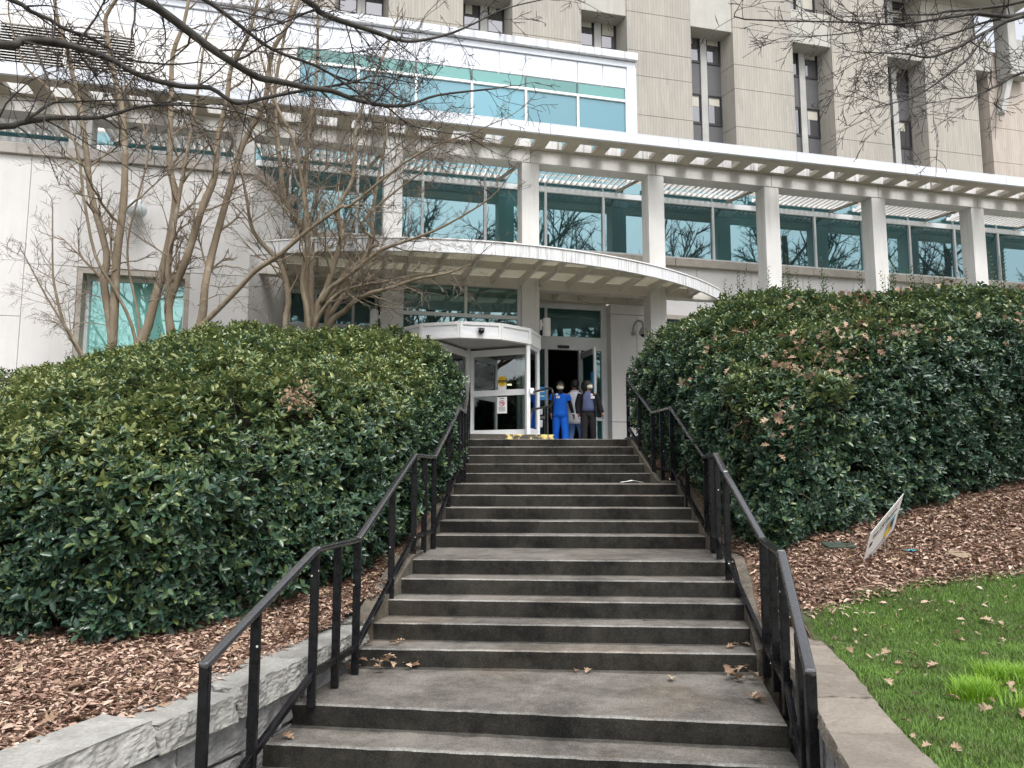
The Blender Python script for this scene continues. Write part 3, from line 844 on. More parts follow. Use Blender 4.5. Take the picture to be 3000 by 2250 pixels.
def wing(ang):
    d = Vector((math.sin(R(ang)), -math.cos(R(ang)), 0)); c0 = Vector(L(DU + .05, DV, 0)); r0, r1 = .06, 1.42
    P = lambda r, z: tuple(c0 + d*r + Vector((0, 0, z)))
    w = MB(); t = .05
    z0, z1 = ZF + .02, 2.58
    def rail(ra, rb, za, zb): w.bar(P(ra, (za + zb)/2 ), P(rb, (za + zb)/2), t, zb - za)
    w.bar(P(r0 + .04, z0), P(r0 + .04, z1), .08, t, tuple(d.cross(Vector((0,0,1))))); w.bar(P(r1 - .05, z0), P(r1 - .05, z1), .10, t, tuple(d.cross(Vector((0,0,1)))))
    rail(r0 + .08, r1 - .10, z0, z0 + .15); rail(r0 + .08, r1 - .10, z1 - .14, z1); rail(r0 + .08, r1 - .10, 1.60, 1.72)
    o = w.build('door_wing', M['frame_white'], rev)
    g = MB(); g.bar(P(r0 + .08, (z0 + .15 + 1.60)/2), P(r1 - .10, (z0 + .15 + 1.60)/2), .01, 1.45 - z0)
    g.bar(P(r0 + .08, (1.72 + z1 - .14)/2), P(r1 - .10, (1.72 + z1 - .14)/2), .01, z1 - .14 - 1.72)
    g.build('wing_glass', M['clear'], o)
    return o, P, d
W1 = wing(52); wing(142); wing(232); wing(-38)
# notices stuck on the right hand wing
def text_mesh(txt, size, mat, name, parent, mtx, align='CENTER'):
    cu = bpy.data.curves.new(name, 'FONT'); cu.body = txt; cu.size = size; cu.align_x = align; cu.align_y = 'CENTER'; cu.extrude = .0008
    o = bpy.data.objects.new(name + '_src', cu); COL.objects.link(o)
    dg = bpy.context.evaluated_depsgraph_get()
    me = bpy.data.meshes.new_from_object(o.evaluated_get(dg))
    bpy.data.objects.remove(o); bpy.data.curves.remove(cu)
    me.name = name; me.materials.clear(); me.materials.append(mat)
    ob = bpy.data.objects.new(name, me); COL.objects.link(ob); ob.parent = parent; ob.matrix_local = mtx
    return ob
wg, P, d = W1
d2 = d.cross(Vector((0, 0, 1)))
if d2.y > 0: d2 = -d2              # towards the stairs
def on_wing(r, z, off): 
    x = d if d.cross(Vector((0,0,1))).y < 0 else -d
    m = Matrix((( x.x, 0, d2.x, 0), (x.y, 0, d2.y, 0), (x.z, 1, d2.z, 0), (0, 0, 0, 1)))
    m.translation = Vector(P(r, z)) + d2*off
    return m
def card(mb, m, w, h, t=.003, disc=False):
    if disc:
        vs = [m @ Vector((w/2*math.cos(2*math.pi*k/24), h/2*math.sin(2*math.pi*k/24), 0)) for k in range(24)]
        vs += [v + (m.to_3x3() @ Vector((0, 0, t))) for v in vs]; n = 24
        mb.add(vs, [tuple(range(n-1,-1,-1)), tuple(range(n, 2*n))] + [(i, (i+1)%n, n+(i+1)%n, n+i) for i in range(n)])
    else:
        c = [(-w/2,-h/2),(w/2,-h/2),(w/2,h/2),(-w/2,h/2)]
        vs = [m @ Vector((*q, 0)) for q in c] + [m @ Vector((*q, t)) for q in c]
        mb.add(vs, [(3,2,1,0),(4,5,6,7),(0,1,5,4),(1,2,6,5),(2,3,7,6),(3,0,4,7)])
st = MB(); card(st, on_wing(.80, 1.80, .012), .19, .17); o1 = st.build('caution_notice', M['sign_white'], rev)
st = MB(); card(st, on_wing(.80, 1.90, .016), .20, .22, disc=True); o2 = st.build('yellow_disc', M['ink_yellow'], o1)
st = MB(); card(st, on_wing(.80, 1.90, .0195), .196, .055); st.build('black_band', M['ink'], rev)
text_mesh('CAUTION', .036, M['ink_yellow'], 'notice_text', o1, on_wing(.80, 1.90, .0235)); text_mesh('AUTOMATIC', .024, M['ink'], 'notice_text', o1, on_wing(.80, 1.955, .0205)); text_mesh('DOOR', .026, M['ink'], 'notice_text', o1, on_wing(.80, 1.848, .0205))
st = MB(); card(st, on_wing(.80, 1.40, .012), .22, .34); o3 = st.build('weapon_notice', M['sign_white'], rev)
bpy.context.view_layer.update()
rg = MB(); rr = [on_wing(.80, 1.44, .018) @ Vector((.055*math.cos(2*math.pi*k/24), .055*math.sin(2*math.pi*k/24), 0)) for k in range(25)]
rg.tube(rr, .007, 5, False); m_ = on_wing(.80, 1.44, .018); rg.bar(m_ @ Vector((-.038, .038, 0)), m_ @ Vector((.038, -.038, 0)), .010, .006)
rg.build('prohibition_ring', M['ink_red'], o3)
gn = MB(); gn.bar(m_ @ Vector((-.032, .012, -.002)), m_ @ Vector((.032, .012, -.002)), .006, .016); gn.bar(m_ @ Vector((.020, .012, -.002)), m_ @ Vector((.030, -.028, -.002)), .006, .014)
gn.build('pistol_mark', M['ink'], o3)
tl_ = MB()
for z in (1.54,): card(tl_, on_wing(.80, z, .016), .10, .02)
for z in (1.355, 1.33, 1.305, 1.28): card(tl_, on_wing(.80, z, .016), .15, .010)
tl_.build('small_print', M['ink_grey'], o3)
dc = MB(); cc = dp(0, DR + .01); dc.sphere(L(cc[0], cc[1] + .01, 2.735), .062, n=14, m=9); o = dc.build('dome_camera', M['dome'], rev, smooth=True)
dc = MB(); dc.box(cc[0] - .075, cc[0] + .075, -cc[1] - .012, -cc[1] + .02, 2.775 - BZ, 2.80 - BZ); dc.build('camera_plate', M['ink_grey'], o)
pb = dp(45, DR + .03); pbm = MB(); pbm.box(L(*pb, 0)[0] - .045, L(*pb, 0)[0] + .045, L(*pb, 0)[1] - .05, L(*pb, 0)[1] + .02, 1.58 - BZ, 1.70 - BZ); pbm.build('push_button', M['frame_white'], rev, bevel=.015)
# blue notices and a card reader on the column side
nb = MB(); bb(nb, .06, .26, -.41, -.415, 1.62, 1.92); nb2 = MB()
o = nb.build('blue_poster', M['ink_blue'], ent)
for z in (1.85, 1.80, 1.70): bb(nb2, .09, .22, -.405, -.409, z, z + .02)
nb2.build('poster_text', M['sign_white'], o)
cr = MB(); bb(cr, .02, .12, -.20, -.32, 1.28, 1.42); bb(cr, .02, .12, -.20, -.30, 1.0, 1.16); cr.build('card_reader', M['frame'], ent, bevel=.015)

# ------------------------------------------------------------------ wall lamps, globe lamp, cctv
def sconce(u, side, label):
    o = bempty('wall_sconce', label, 'wall lamp', 'white cylinder lamps beside the vestibule')
    b_ = MB(); b_.lathe([(.0, 2.97-BZ), (.086, 2.975-BZ), (.088, 3.0-BZ), (.088, 3.36-BZ), (.080, 3.385-BZ), (.0, 3.39-BZ)], (u, .2 - .25, 0), 20)
    b_.build('lamp_body', M['lamp_white'], o, smooth=False)
    a_ = MB(); x0 = u - side*.085; x1 = u - side*.135
    a_.box(min(x0, x1), max(x0, x1), .2 - .25 - .035, .2 - .25 + .035, 3.20 - BZ, 3.27 - BZ); a_.box(x1 - .012, x1 + .012, .2-.25-.06, .2-.25+.06, 3.12-BZ, 3.34-BZ)
    a_.build('wall_arm', M['lamp_white'], o)
sconce(.145, 1, 'white cylinder wall lamp right of the revolving door, on the column by the open door')
sconce(-3.60, -1, 'white cylinder wall lamp on the column left of the revolving door, above the hedge')
gl = bempty('globe_lamp', 'white ball shaped wall lamp on the blank wall behind the bare tree', 'wall lamp')
b_ = MB(); b_.sphere(L(-8.13, .60, 4.97), .19, n=28, m=18); b_.build('globe', M['globe'], gl, smooth=True)
b_ = MB(); b_.tube([L(-8.13, .30, 4.97), L(-8.13, .45, 4.97)], .07, 16); b_.build('mounting_plate', M['lamp_white'], gl)
cv = bempty('security_camera', 'grey dome security camera on a gooseneck arm right of the doors', 'security camera')
b_ = MB(); b_.tube(smooth_path([L(2.66, -1.05, 3.44), L(2.66, -.98, 3.56), L(2.70, -.88, 3.63), L(2.78, -.80, 3.60), L(2.80, -.78, 3.50), L(2.80, -.78, 3.44)], 4), .028, 10); b_.tube([L(2.66, -1.05, 3.36), L(2.66, -1.02, 3.36)], .06, 10); b_.build('gooseneck_arm', M['cctv'], cv, smooth=True)
b_ = MB(); b_.lathe([(.0, .10), (.045, .10), (.07, .06), (.10, .0), (.11, -.05), (.108, -.07)][::-1], L(2.80, -.78, 3.36), 18); b_.build('camera_hood', M['cctv'], cv, smooth=True)
b_ = MB(); b_.sphere(L(2.80, -.78, 3.295), .075, n=14, m=8); b_.build('camera_dome', M['dome'], cv, smooth=True)

# ================================================================== GROUND AND STAIRS
RI = .147
# nosing lines: (left x, left y), (right x, right y), z index; L1 = lower landing = 0
def NZ(k): return (k - 11) * RI
NOS = {-4: ((-1.99, 4.22), (1.54, 3.75)), -3: ((-1.86, 4.57), (1.62, 4.12)), -2: ((-1.73, 4.93), (1.70, 4.50)), -1: ((-1.64, 5.29), (1.75, 4.86)), 0: ((-1.55, 5.66), (1.78, 5.19)),
       1: ((-1.30, 6.70), (2.00, 6.50)), 2: ((-1.24, 7.05), (2.05, 6.82)), 3: ((-1.16, 7.39), (2.10, 7.15)), 4: ((-1.09, 7.73), (2.17, 7.49)), 5: ((-1.02, 8.09), (2.23, 7.87)),
       6: ((-.94, 9.36), (2.27, 9.17)), 7: ((-.90, 9.72), (2.28, 9.52)), 8: ((-.86, 10.07), (2.28, 9.88)), 9: ((-.83, 10.42), (2.27, 10.24)), 10: ((-.81, 10.80), (2.26, 10.62)),
       11: ((-.80, 11.93), (2.11, 11.82)), 12: ((-.79, 12.28), (2.09, 12.18)), 13: ((-.78, 12.64), (2.06, 12.55)), 14: ((-.78, 13.00), (2.04, 12.94)), 15: ((-.78, 13.40), (2.00, 13.37))}
SEG = 90
rows = []; rowmat = []
def srow(pl, pr, z, dy=0.0, amp=0.0, seed=0, dz=0.0, zamp=0.0):
    r = []
    for i in range(SEG + 1):
        t = i/SEG
        x = pl[0] + (pr[0]-pl[0])*t; y = pl[1] + (pr[1]-pl[1])*t
        r.append((x, y + dy + amp*mnoise.noise(Vector((x*5, seed*3.1, 0))) + .7*amp*mnoise.noise(Vector((x*31, seed*3.1, 5))), z + dz + zamp*mnoise.noise(Vector((x*2.2, seed*1.7, 9)))))
    return r
ks = sorted(NOS)
for k in ks:
    pl, pr = NOS[k]
    z = NZ(k)
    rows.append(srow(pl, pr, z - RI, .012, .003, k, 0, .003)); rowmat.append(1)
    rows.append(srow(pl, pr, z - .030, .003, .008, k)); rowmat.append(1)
    rows.append(srow(pl, pr, z - .008, .002, .012, k)); rowmat.append(3)
    rows.append(srow(pl, pr, z, .014, .012, k, 0, .003)); rowmat.append(3)
    rows.append(srow(pl, pr, z, .034, .010, k, 0, .003)); rowmat.append(0)
    if k == 15:
        rows.append(srow((-.78, 13.9), (2.0, 13.9), z)); rowmat.append(0)
    else:
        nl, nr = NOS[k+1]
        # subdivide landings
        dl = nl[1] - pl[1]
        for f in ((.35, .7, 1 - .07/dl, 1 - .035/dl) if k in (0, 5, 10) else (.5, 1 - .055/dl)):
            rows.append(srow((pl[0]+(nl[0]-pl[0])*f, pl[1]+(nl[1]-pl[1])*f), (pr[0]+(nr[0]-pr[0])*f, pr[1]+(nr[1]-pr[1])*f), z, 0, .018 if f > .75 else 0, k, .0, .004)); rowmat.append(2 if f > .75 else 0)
st = MB(); n = SEG + 1
vs = [p for r in rows for p in r]; fs = []; mi = []
for i in range(len(rows) - 1):
    for j in range(SEG):
        fs.append((i*n + j, i*n + j + 1, (i+1)*n + j + 1, (i+1)*n + j)); mi.append(rowmat[i])
# side skirts
for side in (0, SEG):
    for i in range(len(rows) - 1):
        a, b_ = rows[i][side], rows[i+1][side]
        o = len(vs); vs += [a, b_, (b_[0], b_[1], -2.4), (a[0], a[1], -2.4)]; fs.append((o, o+1, o+2, o+3)); mi.append(1)
st.v, st.f, st.mi = vs, fs, mi
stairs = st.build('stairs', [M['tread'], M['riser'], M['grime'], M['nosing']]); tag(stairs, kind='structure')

def edge_at(y, side):
    """x of the stair edge at depth y"""
    p = [NOS[k][side] for k in ks]
    return float(np.interp(y, [q[1] for q in p], [q[0] for q in p]))
def stair_z(y, side):
    p = [(NOS[k][side][1], NZ(k)) for k in ks]
    # line through the nosings of each flight, level on landings
    xs, zs = [], []
    for k in ks:
        xs.append(NOS[k][side][1]); zs.append(NZ(k))
        if k in (0, 5, 10): xs.append(NOS[k+1][side][1] - .34); zs.append(NZ(k))
    return float(np.interp(y, xs, zs))
# sloped concrete cheeks
for side, sg in ((0, -1), (1, 1)):
    ck = MB(); ys = np.arange(7.0 if side == 0 else 6.5, 13.45, .15); P_ = []
    for y in ys:
        x = edge_at(y, side); z = stair_z(y, side) + .035
        P_.append([(x - sg*.002, y, z - .5), (x - sg*.002, y, z), (x + sg*.17, y, z + .02), (x + sg*.17, y, z - .5)])
    vs = [p for q in P_ for p in q]; fs = []
    for i in range(len(ys) - 1):
        for k in range(3): fs.append((i*4+k, i*4+k+1, (i+1)*4+k+1, (i+1)*4+k))
    fs.append((0, 1, 2, 3))
    ck.add(vs, fs); tag(ck.build('stair_kerb', M['cheek']), kind='structure')

# ---- terrain heights
def zl(x, y):
    b_ = float(np.interp(y, [2.0, 5.0, 6.9, 7.4, 8.2, 9.3, 10.6, 12, 13.4, 30], [-1.36, -1.33, -1.30, -1.12, -.82, -.66, -.26, -.05, .50, .55]))
    return b_ + .03*mnoise.noise(Vector((x*1.3, y*1.3, 0))) + .012*mnoise.noise(Vector((x*6, y*6, 3))) + .03*max(0, -x - 2.2)*(y < 9)
def zr(x, y):
    b_ = -1.28 + (.30*(y - 5.9) if y > 5.9 else .02*(y - 5.9)) + .012*(x - 2)
    b_ = min(b_, .55 - .02*max(0, 13.4 - y)) if y > 10 else b_
    cut = stair_z(y, 1) + .06
    if x < edge_at(y, 1) + .9 and y > 6.5:
        t = max(0, min(1, (x - edge_at(y, 1) - .12)/.8)); b_ = cut*(1-t) + b_*t
    return b_ + .025*mnoise.noise(Vector((x*1.1, y*1.1, 7))) + .010*mnoise.noise(Vector((x*5, y*5, 2)))
def grid(name, xfun, ys, nx, zf, mat, kind='structure'):
    vs, fs = [], []
    for y in ys:
        xa, xb = xfun(y)
        for i in range(nx + 1):
            t = (i/nx)**1.6; x = xa + (xb - xa)*t
            vs.append((x, y, zf(x, y)))
    for j in range(len(ys) - 1):
        for i in range(nx): a = j*(nx+1) + i; fs.append((a, a+1, a+nx+2, a+nx+1))
    mb = MB(); mb.add(vs, fs); o = mb.build(name, mat, smooth=True); tag(o, kind=kind); return o
CAPB = [(-2.75, 2.9), (-2.43, 3.83), (-2.21, 4.38), (-2.00, 5.02), (-1.83, 5.79), (-1.71, 6.55), (-1.54, 7.12), (-1.41, 7.40)]   # mulch side of the cap
CAPF = [(-2.43, 2.8), (-2.12, 3.64), (-1.93, 4.30), (-1.69, 4.92), (-1.52, 5.64), (-1.38, 6.40), (-1.32, 6.91), (-1.23, 7.27)]  # stair side
def xl_edge(y):
    if y < 7.3: return float(np.interp(y, [p[1] for p in CAPB], [p[0] for p in CAPB])) + .08
    return edge_at(y, 0) - .10
mulch_l = grid('mulch_bed', lambda y: (xl_edge(y), -15.0), list(np.arange(2.0, 15.4, .12)), 46, zl, M['mulch'])
CRL = [(2.26, 6.55), (2.03, 5.95), (1.86, 5.35), (1.70, 4.56), (1.61, 4.20), (1.44, 3.45), (1.25, 2.5)]
CRR = [(2.40, 6.55), (2.30, 5.82), (2.18, 5.2), (2.02, 4.51), (1.90, 3.95), (1.81, 3.45), (1.74, 2.5)]
def xr_edge(y):
    if y < 6.5: return float(np.interp(y, [p[1] for p in CRR[::-1]], [p[0] for p in CRR[::-1]])) - .06
    return edge_at(y, 1) + .10
LAWN = [(2.30, 6.42), (2.75, 6.62), (3.12, 6.76), (3.80, 6.96), (4.55, 7.14), (5.8, 7.5), (9, 8.4), (16, 9.4)]
def lawn_y(x): return float(np.interp(x, [p[0] for p in LAWN], [p[1] for p in LAWN])) + .10*mnoise.noise(Vector((x*3, 1, 0)))
mulch_r = grid('mulch_bed', lambda y: (xr_edge(y), 16.0), list(np.arange(2.0, 15.4, .12)), 46, zr, M['mulch'])
def zlawn(x, y): return zr(x, y) + .006
vs, fs = [], []
NXL, NYL = 60, 40
for i in range(NXL + 1):
    x = 1.5 + (16 - 1.5)*(i/NXL)**1.8
    for j in range(NYL + 1):
        t = j/NYL; y = 1.8 + (lawn_y(max(x, 2.30)) - 1.8)*t
        xx = max(x, xr_edge(y) + .01)
        vs.append((xx, y, zr(xx, y) + .008))
for i in range(NXL):
    for j in range(NYL): a = i*(NYL+1) + j; fs.append((a, a+NYL+1, a+NYL+2, a+1))
lm = MB(); lm.add(vs, fs); lawn = lm.build('lawn', M['soil_grass'], smooth=True); tag(lawn, kind='structure')
g = MB(); g.add([(-400, -400, -2.18), (400, -400, -2.18), (400, 400, -2.18), (-400, 400, -2.18)], [(0, 1, 2, 3)])
tag(g.build('ground', M['ground']), kind='structure')
pv = MB(); pv.add([(-9, 13.35, .560), (30, 13.35, .560), (30, 26, .50), (-9, 20, .50)], [(0, 1, 2, 3)])
pz = MB(); pz.add([(-.78, 13.8, .586), (2.0, 13.8, .586), (2.6, 17.9, .50), (-.6, 17.9, .50)], [(0, 1, 2, 3)])
tag(pz.build('pavement', M['paving']), kind='structure')
# raised threshold with a worn yellow kerb in front of the revolving door
kb = bempty('door_kerb', 'raised kerb with worn yellow paint before the revolving door', 'kerb')
k_ = MB(); bb(k_, -3.4, -.34, 1.98, 2.13, .5, .72); k_.build('painted_edge', M['kerb'], kb, bevel=.012)
k_ = MB(); bb(k_, -3.4, -.36, .0, 1.979, .5, .717); k_.build('threshold_slab', M['paving'], kb)

# ---- left retaining wall
def prof(poly, y): return float(np.interp(y, [p[1] for p in poly], [p[0] for p in poly]))
lwall = empty('stone_wall', (-1.6, 4.4, -2.1), 0, 'grey granite retaining wall with rough faced cap stones left of the stairs', 'stone wall')
ox, oy, oz = lwall.location
cuts = [2.85, 3.45, 4.36, 4.97, 5.72, 6.48, 7.03, 7.36]
def rough_block(c8, sub, amp, seed, face_axis=None):
    """quarry faced stone: subdivided hexahedron with the outer face broken"""
    bm = bmesh.new()
    v = [bm.verts.new(p) for p in c8]
    for f in ((0,3,2,1),(4,5,6,7),(0,1,5,4),(1,2,6,5),(2,3,7,6),(3,0,4,7)): bm.faces.new([v[i] for i in f])
    bmesh.ops.subdivide_edges(bm, edges=bm.edges[:], cuts=sub, use_grid_fill=True)
    bm.normal_update()
    for q in bm.verts:
        n_ = q.normal; s1 = Vector((seed, seed*.3, 0)); k = amp*(mnoise.noise(q.co*7 + s1) + .9*(.35 - abs(mnoise.noise(q.co*17 + s1))) + .5*(.3 - abs(mnoise.noise(q.co*41 + s1))))
        top = abs(n_.z) > .8
        q.co += n_*k*(.10 if top else (1.0 if abs(n_.z) < .3 else .25))
    mb = MB(); bm.verts.index_update()
    mb.v = [tuple(q.co) for q in bm.verts]; mb.f = [tuple(q.index for q in f.verts) for f in bm.faces]; mb.mi = [0]*len(mb.f); bm.free()
    return mb
for i in range(len(cuts) - 1):
    ya, yb = cuts[i] + .020, cuts[i+1] - .020
    zt = -1.32 + .018*math.sin(i*2.3) ; zb = zt - .165 - .02*(i % 2)
    fa, fb = (prof(CAPF, ya), ya - .06), (prof(CAPF, yb), yb - .06)
    ba_, bb_ = (prof(CAPB, ya), ya + .03), (prof(CAPB, yb), yb + .03)
    c8 = [(ba_[0]-ox, ba_[1]-oy, zb-oz), (fa[0]+.02-ox, fa[1]-oy, zb-oz), (fb[0]+.02-ox, fb[1]-oy, zb-oz), (bb_[0]-ox, bb_[1]-oy, zb-oz)]
    c8 += [(ba_[0]-ox, ba_[1]-oy, zt-oz), (fa[0]-ox, fa[1]-oy, zt-oz), (fb[0]-ox, fb[1]-oy, zt-oz), (bb_[0]-ox, bb_[1]-oy, zt-oz)]
    rough_block(c8, 26, .026, i*3.7).build('cap_stone', M['capstone'], lwall)
random.seed(5)
for row in range(3):
    zt = -1.515 - row*.235; zb = zt - .215
    y = 2.8 + random.uniform(0, .3)
    while y < 7.2:
        ln = random.uniform(.28, .62); ya, yb = y, min(y + ln, 7.3)
        xa, xb = prof(CAPF, ya) - .035, prof(CAPF, yb) - .035
        j = random.uniform(-.012, .012); hj = random.uniform(0, .04)
        c8 = [(xa - .22-ox, ya+.04-oy, zb+hj-oz), (xa+j-ox, ya-.03-oy, zb+hj-oz), (xb+j-ox, yb-.05-oy, zb-oz), (xb-.22-ox, yb+.02-oy, zb-oz)]
        c8 += [(xa - .22-ox, ya+.04-oy, zt-oz), (xa+j-ox, ya-.03-oy, zt-oz), (xb+j-ox, yb-.05-oy, zt-hj*.5-oz), (xb-.22-ox, yb+.02-oy, zt-hj*.5-oz)]
        rough_block(c8, 12, .020, y*7 + row).build('wall_stone', M['block'], lwall)
        y = yb + .022
mo = MB(); vs = []; fs = []
ys = np.arange(2.85, 7.35, .2)
for y in ys: vs += [(prof(CAPF, y) - .095 - ox, y - .03 - oy, -2.3 - oz), (prof(CAPF, y) - .095 - ox, y - .03 - oy, -1.47 - oz), (prof(CAPF, y) - .3 - ox, y + .03 - oy, -1.47 - oz)]
for i in range(len(ys) - 1): fs += [(i*3, i*3+1, i*3+4, i*3+3), (i*3+1, i*3+2, i*3+5, i*3+4)]
mo.add(vs, fs); mo.build('mortar_bed', M['mortar'], lwall)
# ---- right low wall with flagstone cap
rwall = empty('stone_wall', (1.7, 4.3, -2.1), 0, 'low stone wall with tan flagstone cap along the lawn right of the stairs', 'stone wall')
ox, oy, oz = rwall.location
A_ = CRL[::-1]; B2 = CRR[::-1]
cuts = [2.5, 3.30, 3.92, 4.50, 5.22, 5.85, 6.55]
for i in range(len(cuts) - 1):
    ya, yb = cuts[i] + .005, cuts[i+1] - .005
    zt = -1.25 + .006*math.cos(i*2.1); zb = zt - .09
    P4 = [(prof(A_, ya), ya), (prof(B2, ya), ya - .02), (prof(B2, yb), yb - .02), (prof(A_, yb), yb)]
    c8 = [(p[0]-ox, p[1]-oy, zb-oz) for p in P4] + [(p[0]-ox, p[1]-oy, zt-oz) for p in P4]
    rough_block(c8, 22, .018, 50 + i*2.9).build('flagstone_cap', M['capstone_warm'], rwall)
random.seed(9)
for row in range(3):
    zt = -1.355 - row*.26; zb = zt - .24; y = 2.5 + random.uniform(0, .25)
    while y < 6.5:
        ln = random.uniform(.3, .6); ya, yb = y, min(y + ln, 6.55)
        xa, xb = prof(A_, ya) + .03, prof(A_, yb) + .03
        P4 = [(xa, ya), (xa + .2, ya), (xb + .2, yb), (xb, yb)]
        c8 = [(p[0]-ox, p[1]-oy, zb-oz) for p in P4] + [(p[0]-ox, p[1]-oy, zt-oz) for p in P4]
        rough_block(c8, 10, .02, y*5 + row).build('wall_stone', M['block'], rwall); y = yb + .02
mo = MB(); vs = []; fs = []
ys = np.arange(2.5, 6.6, .2)
for y in ys: vs += [(prof(A_, y) + .05 - ox, y - oy, -2.3 - oz), (prof(A_, y) + .05 - ox, y - oy, -1.35 - oz), (prof(A_, y) + .3 - ox, y - oy, -1.35 - oz)]
for i in range(len(ys) - 1): fs += [(i*3, i*3+1, i*3+4, i*3+3), (i*3+1, i*3+2, i*3+5, i*3+4)]
mo.add(vs, fs); mo.build('mortar_bed', M['mortar'], rwall)

# ================================================================== HANDRAILS
def handrail(nodes, label, mids, ext=None):
    """nodes: (x, y, ztop, kind) along the rail"""
    p0 = nodes[0]
    h = empty('handrail', (p0[0], p0[1], p0[2] - 1.05), 0, label, 'handrail', 'black steel handrails either side of the stairs')
    o = Vector(h.location)
    T = [Vector(n[:3]) - o for n in nodes]
    drop = .86
    for i in range(len(T) - 1):
        a, b_ = T[i].copy(), T[i+1].copy(); d = (b_ - a).normalized()
        tr = MB(); tr.bar(a - d*(.03 if i == 0 else 0), b_ + d*(.03 if i == len(T) - 2 else 0), .066, .046)
        tr.build('top_rail', M['railtop'], h, bevel=.018, seg=3)
        br = MB(); br.bar(a - Vector((0, 0, drop)), b_ - Vector((0, 0, drop)), .04, .05); br.build('bottom_rail', M['rail'], h, bevel=.005, seg=1)
    def post(p, dz):
        m = MB(); m.box(p.x - .029, p.x + .029, p.y - .024, p.y + .024, p.z - dz, p.z - .012); m.build('post', M['rail'], h, bevel=.005, seg=1)
    for i, t in enumerate(T):
        post(t + Vector((0, 0, .012 if i in (0, len(T) - 1) else -.01)), 1.08)
        if i + 1 < len(T) and nodes[i][3] == 'L':
            post((t + T[i+1])/2 - Vector((0, 0, .01)), 1.05)
    for i, f in mids:
        p = T[i].lerp(T[i+1], f); post(p - Vector((0, 0, .01)), 1.16)
    if ext:
        e = MB(); q = [Vector(x) - o for x in ext]
        for a, b_ in zip(q, q[1:]): e.bar(a, b_, .045, .045)
        e.build('end_loop', M['rail'], h)
    return h
# node heights: 1.07 m above each landing
handrail([(-1.70, 4.42, -1.05, 'S'), (-1.41, 5.63, -.547, 'L'), (-1.27, 6.45, -.547, 'S'), (-1.04, 8.25, .188, 'L'), (-.92, 9.15, .188, 'S'), (-.76, 10.95, .923, 'L'), (-.73, 11.8, .923, 'S'), (-.76, 13.5, 1.66, 'E')],
         'black steel stair handrail on the left, beside the granite wall and hedge', [(0, .40), (2, .55), (4, .55), (6, .5)])
handrail([(1.59, 4.26, -1.05, 'S'), (1.85, 5.38, -.547, 'L'), (2.07, 6.46, -.547, 'S'), (2.10, 7.62, .0, 'M'), (2.13, 8.05, .188, 'L'), (2.30, 9.2, .188, 'S'), (2.26, 10.9, .923, 'L'), (2.16, 11.8, .923, 'S'), (2.05, 13.55, 1.66, 'E')],
         'black steel stair handrail on the right, below the tall hedge', [(0, .30), (5, .52), (7, .5)],
         [(2.10, 13.9, .75), (2.10, 13.9, 1.80), (2.75, 14.1, 1.80), (2.75, 14.1, .85), (2.10, 13.9, .85)])
dr = empty('ramp_handrail', (.73, 14.65, .71), 0, 'short black tube handrail with rounded end on the yellow kerb', 'handrail')
t_ = MB()
def rp(x, y, z): return (x - .73, y - 14.65, z - .71)
pts = smooth_path([rp(.33, 15.65, 1.62), rp(.52, 15.17, 1.62), rp(.70, 14.72, 1.62), rp(.76, 14.58, 1.58), rp(.775, 14.54, 1.45), rp(.76, 14.58, 1.32), rp(.70, 14.72, 1.27), rp(.52, 15.17, 1.27), rp(.33, 15.65, 1.27)], 5)
t_.tube(pts, .022, 8); t_.build('looped_rail', M['rail'], dr, smooth=True)
for (x, y) in ((.33, 15.65), (.66, 14.82)):
    p = MB(); p.tube([rp(x, y, .70), rp(x, y, 1.62 if x < .5 else 1.27)], .021, 8); p.tube([rp(x, y, .715), rp(x, y, .735)], .05, 10); p.build('post', M['rail'], dr)

# ================================================================== LEAVES (numpy)
def np_mesh(name, verts, quads, mats, tint=None, parent=None, tris=None, smooth=False):
    me = bpy.data.meshes.new(name)
    nv = len(verts); nq = len(quads)
    me.vertices.add(nv); me.vertices.foreach_set('co', np.ascontiguousarray(verts, dtype=np.float32).ravel())
    k = quads.shape[1]
    me.loops.add(nq*k); me.polygons.add(nq)
    me.loops.foreach_set('vertex_index', np.ascontiguousarray(quads, dtype=np.int32).ravel())
    me.polygons.foreach_set('loop_start', np.arange(0, nq*k, k, dtype=np.int32))
    if smooth: me.polygons.foreach_set('use_smooth', np.ones(nq, dtype=bool))
    if tint is not None:
        a = me.attributes.new('tint', 'FLOAT', 'POINT'); a.data.foreach_set('value', np.ascontiguousarray(tint, dtype=np.float32))
    me.materials.append(mats); me.update(calc_edges=True)
    ob = bpy.data.objects.new(name, me); COL.objects.link(ob)
    if parent is not None: ob.parent = parent
    return ob
def norm(a): return a/np.maximum(np.linalg.norm(a, axis=-1, keepdims=True), 1e-9)
def leaf_arrays(base, d, nrm, Ln, Wd, fold=.22, curl=.12):
    """six point leaf: two folded halves"""
    d = norm(d); s = norm(np.cross(d, nrm)); n = norm(np.cross(s, d))
    Ln = Ln[:, None]; Wd = Wd[:, None]
    f = Wd*fold; c = Ln*curl
    l1 = base + d*Ln*.30 + s*Wd*.5 + n*f; r1 = base + d*Ln*.30 - s*Wd*.5 + n*f
    l2 = base + d*Ln*.70 + s*Wd*.43 + n*(f*.8 - c*.3); r2 = base + d*Ln*.70 - s*Wd*.43 + n*(f*.8 - c*.3)
    tip = base + d*Ln - n*c
    V = np.stack([base, l1, l2, tip, r2, r1], 1).reshape(-1, 3)
    i = np.arange(len(base))[:, None]*6
    Q = np.concatenate([i + np.array([[0, 3, 2, 1]]), i + np.array([[0, 5, 4, 3]])], 1).reshape(-1, 4)
    return V, Q
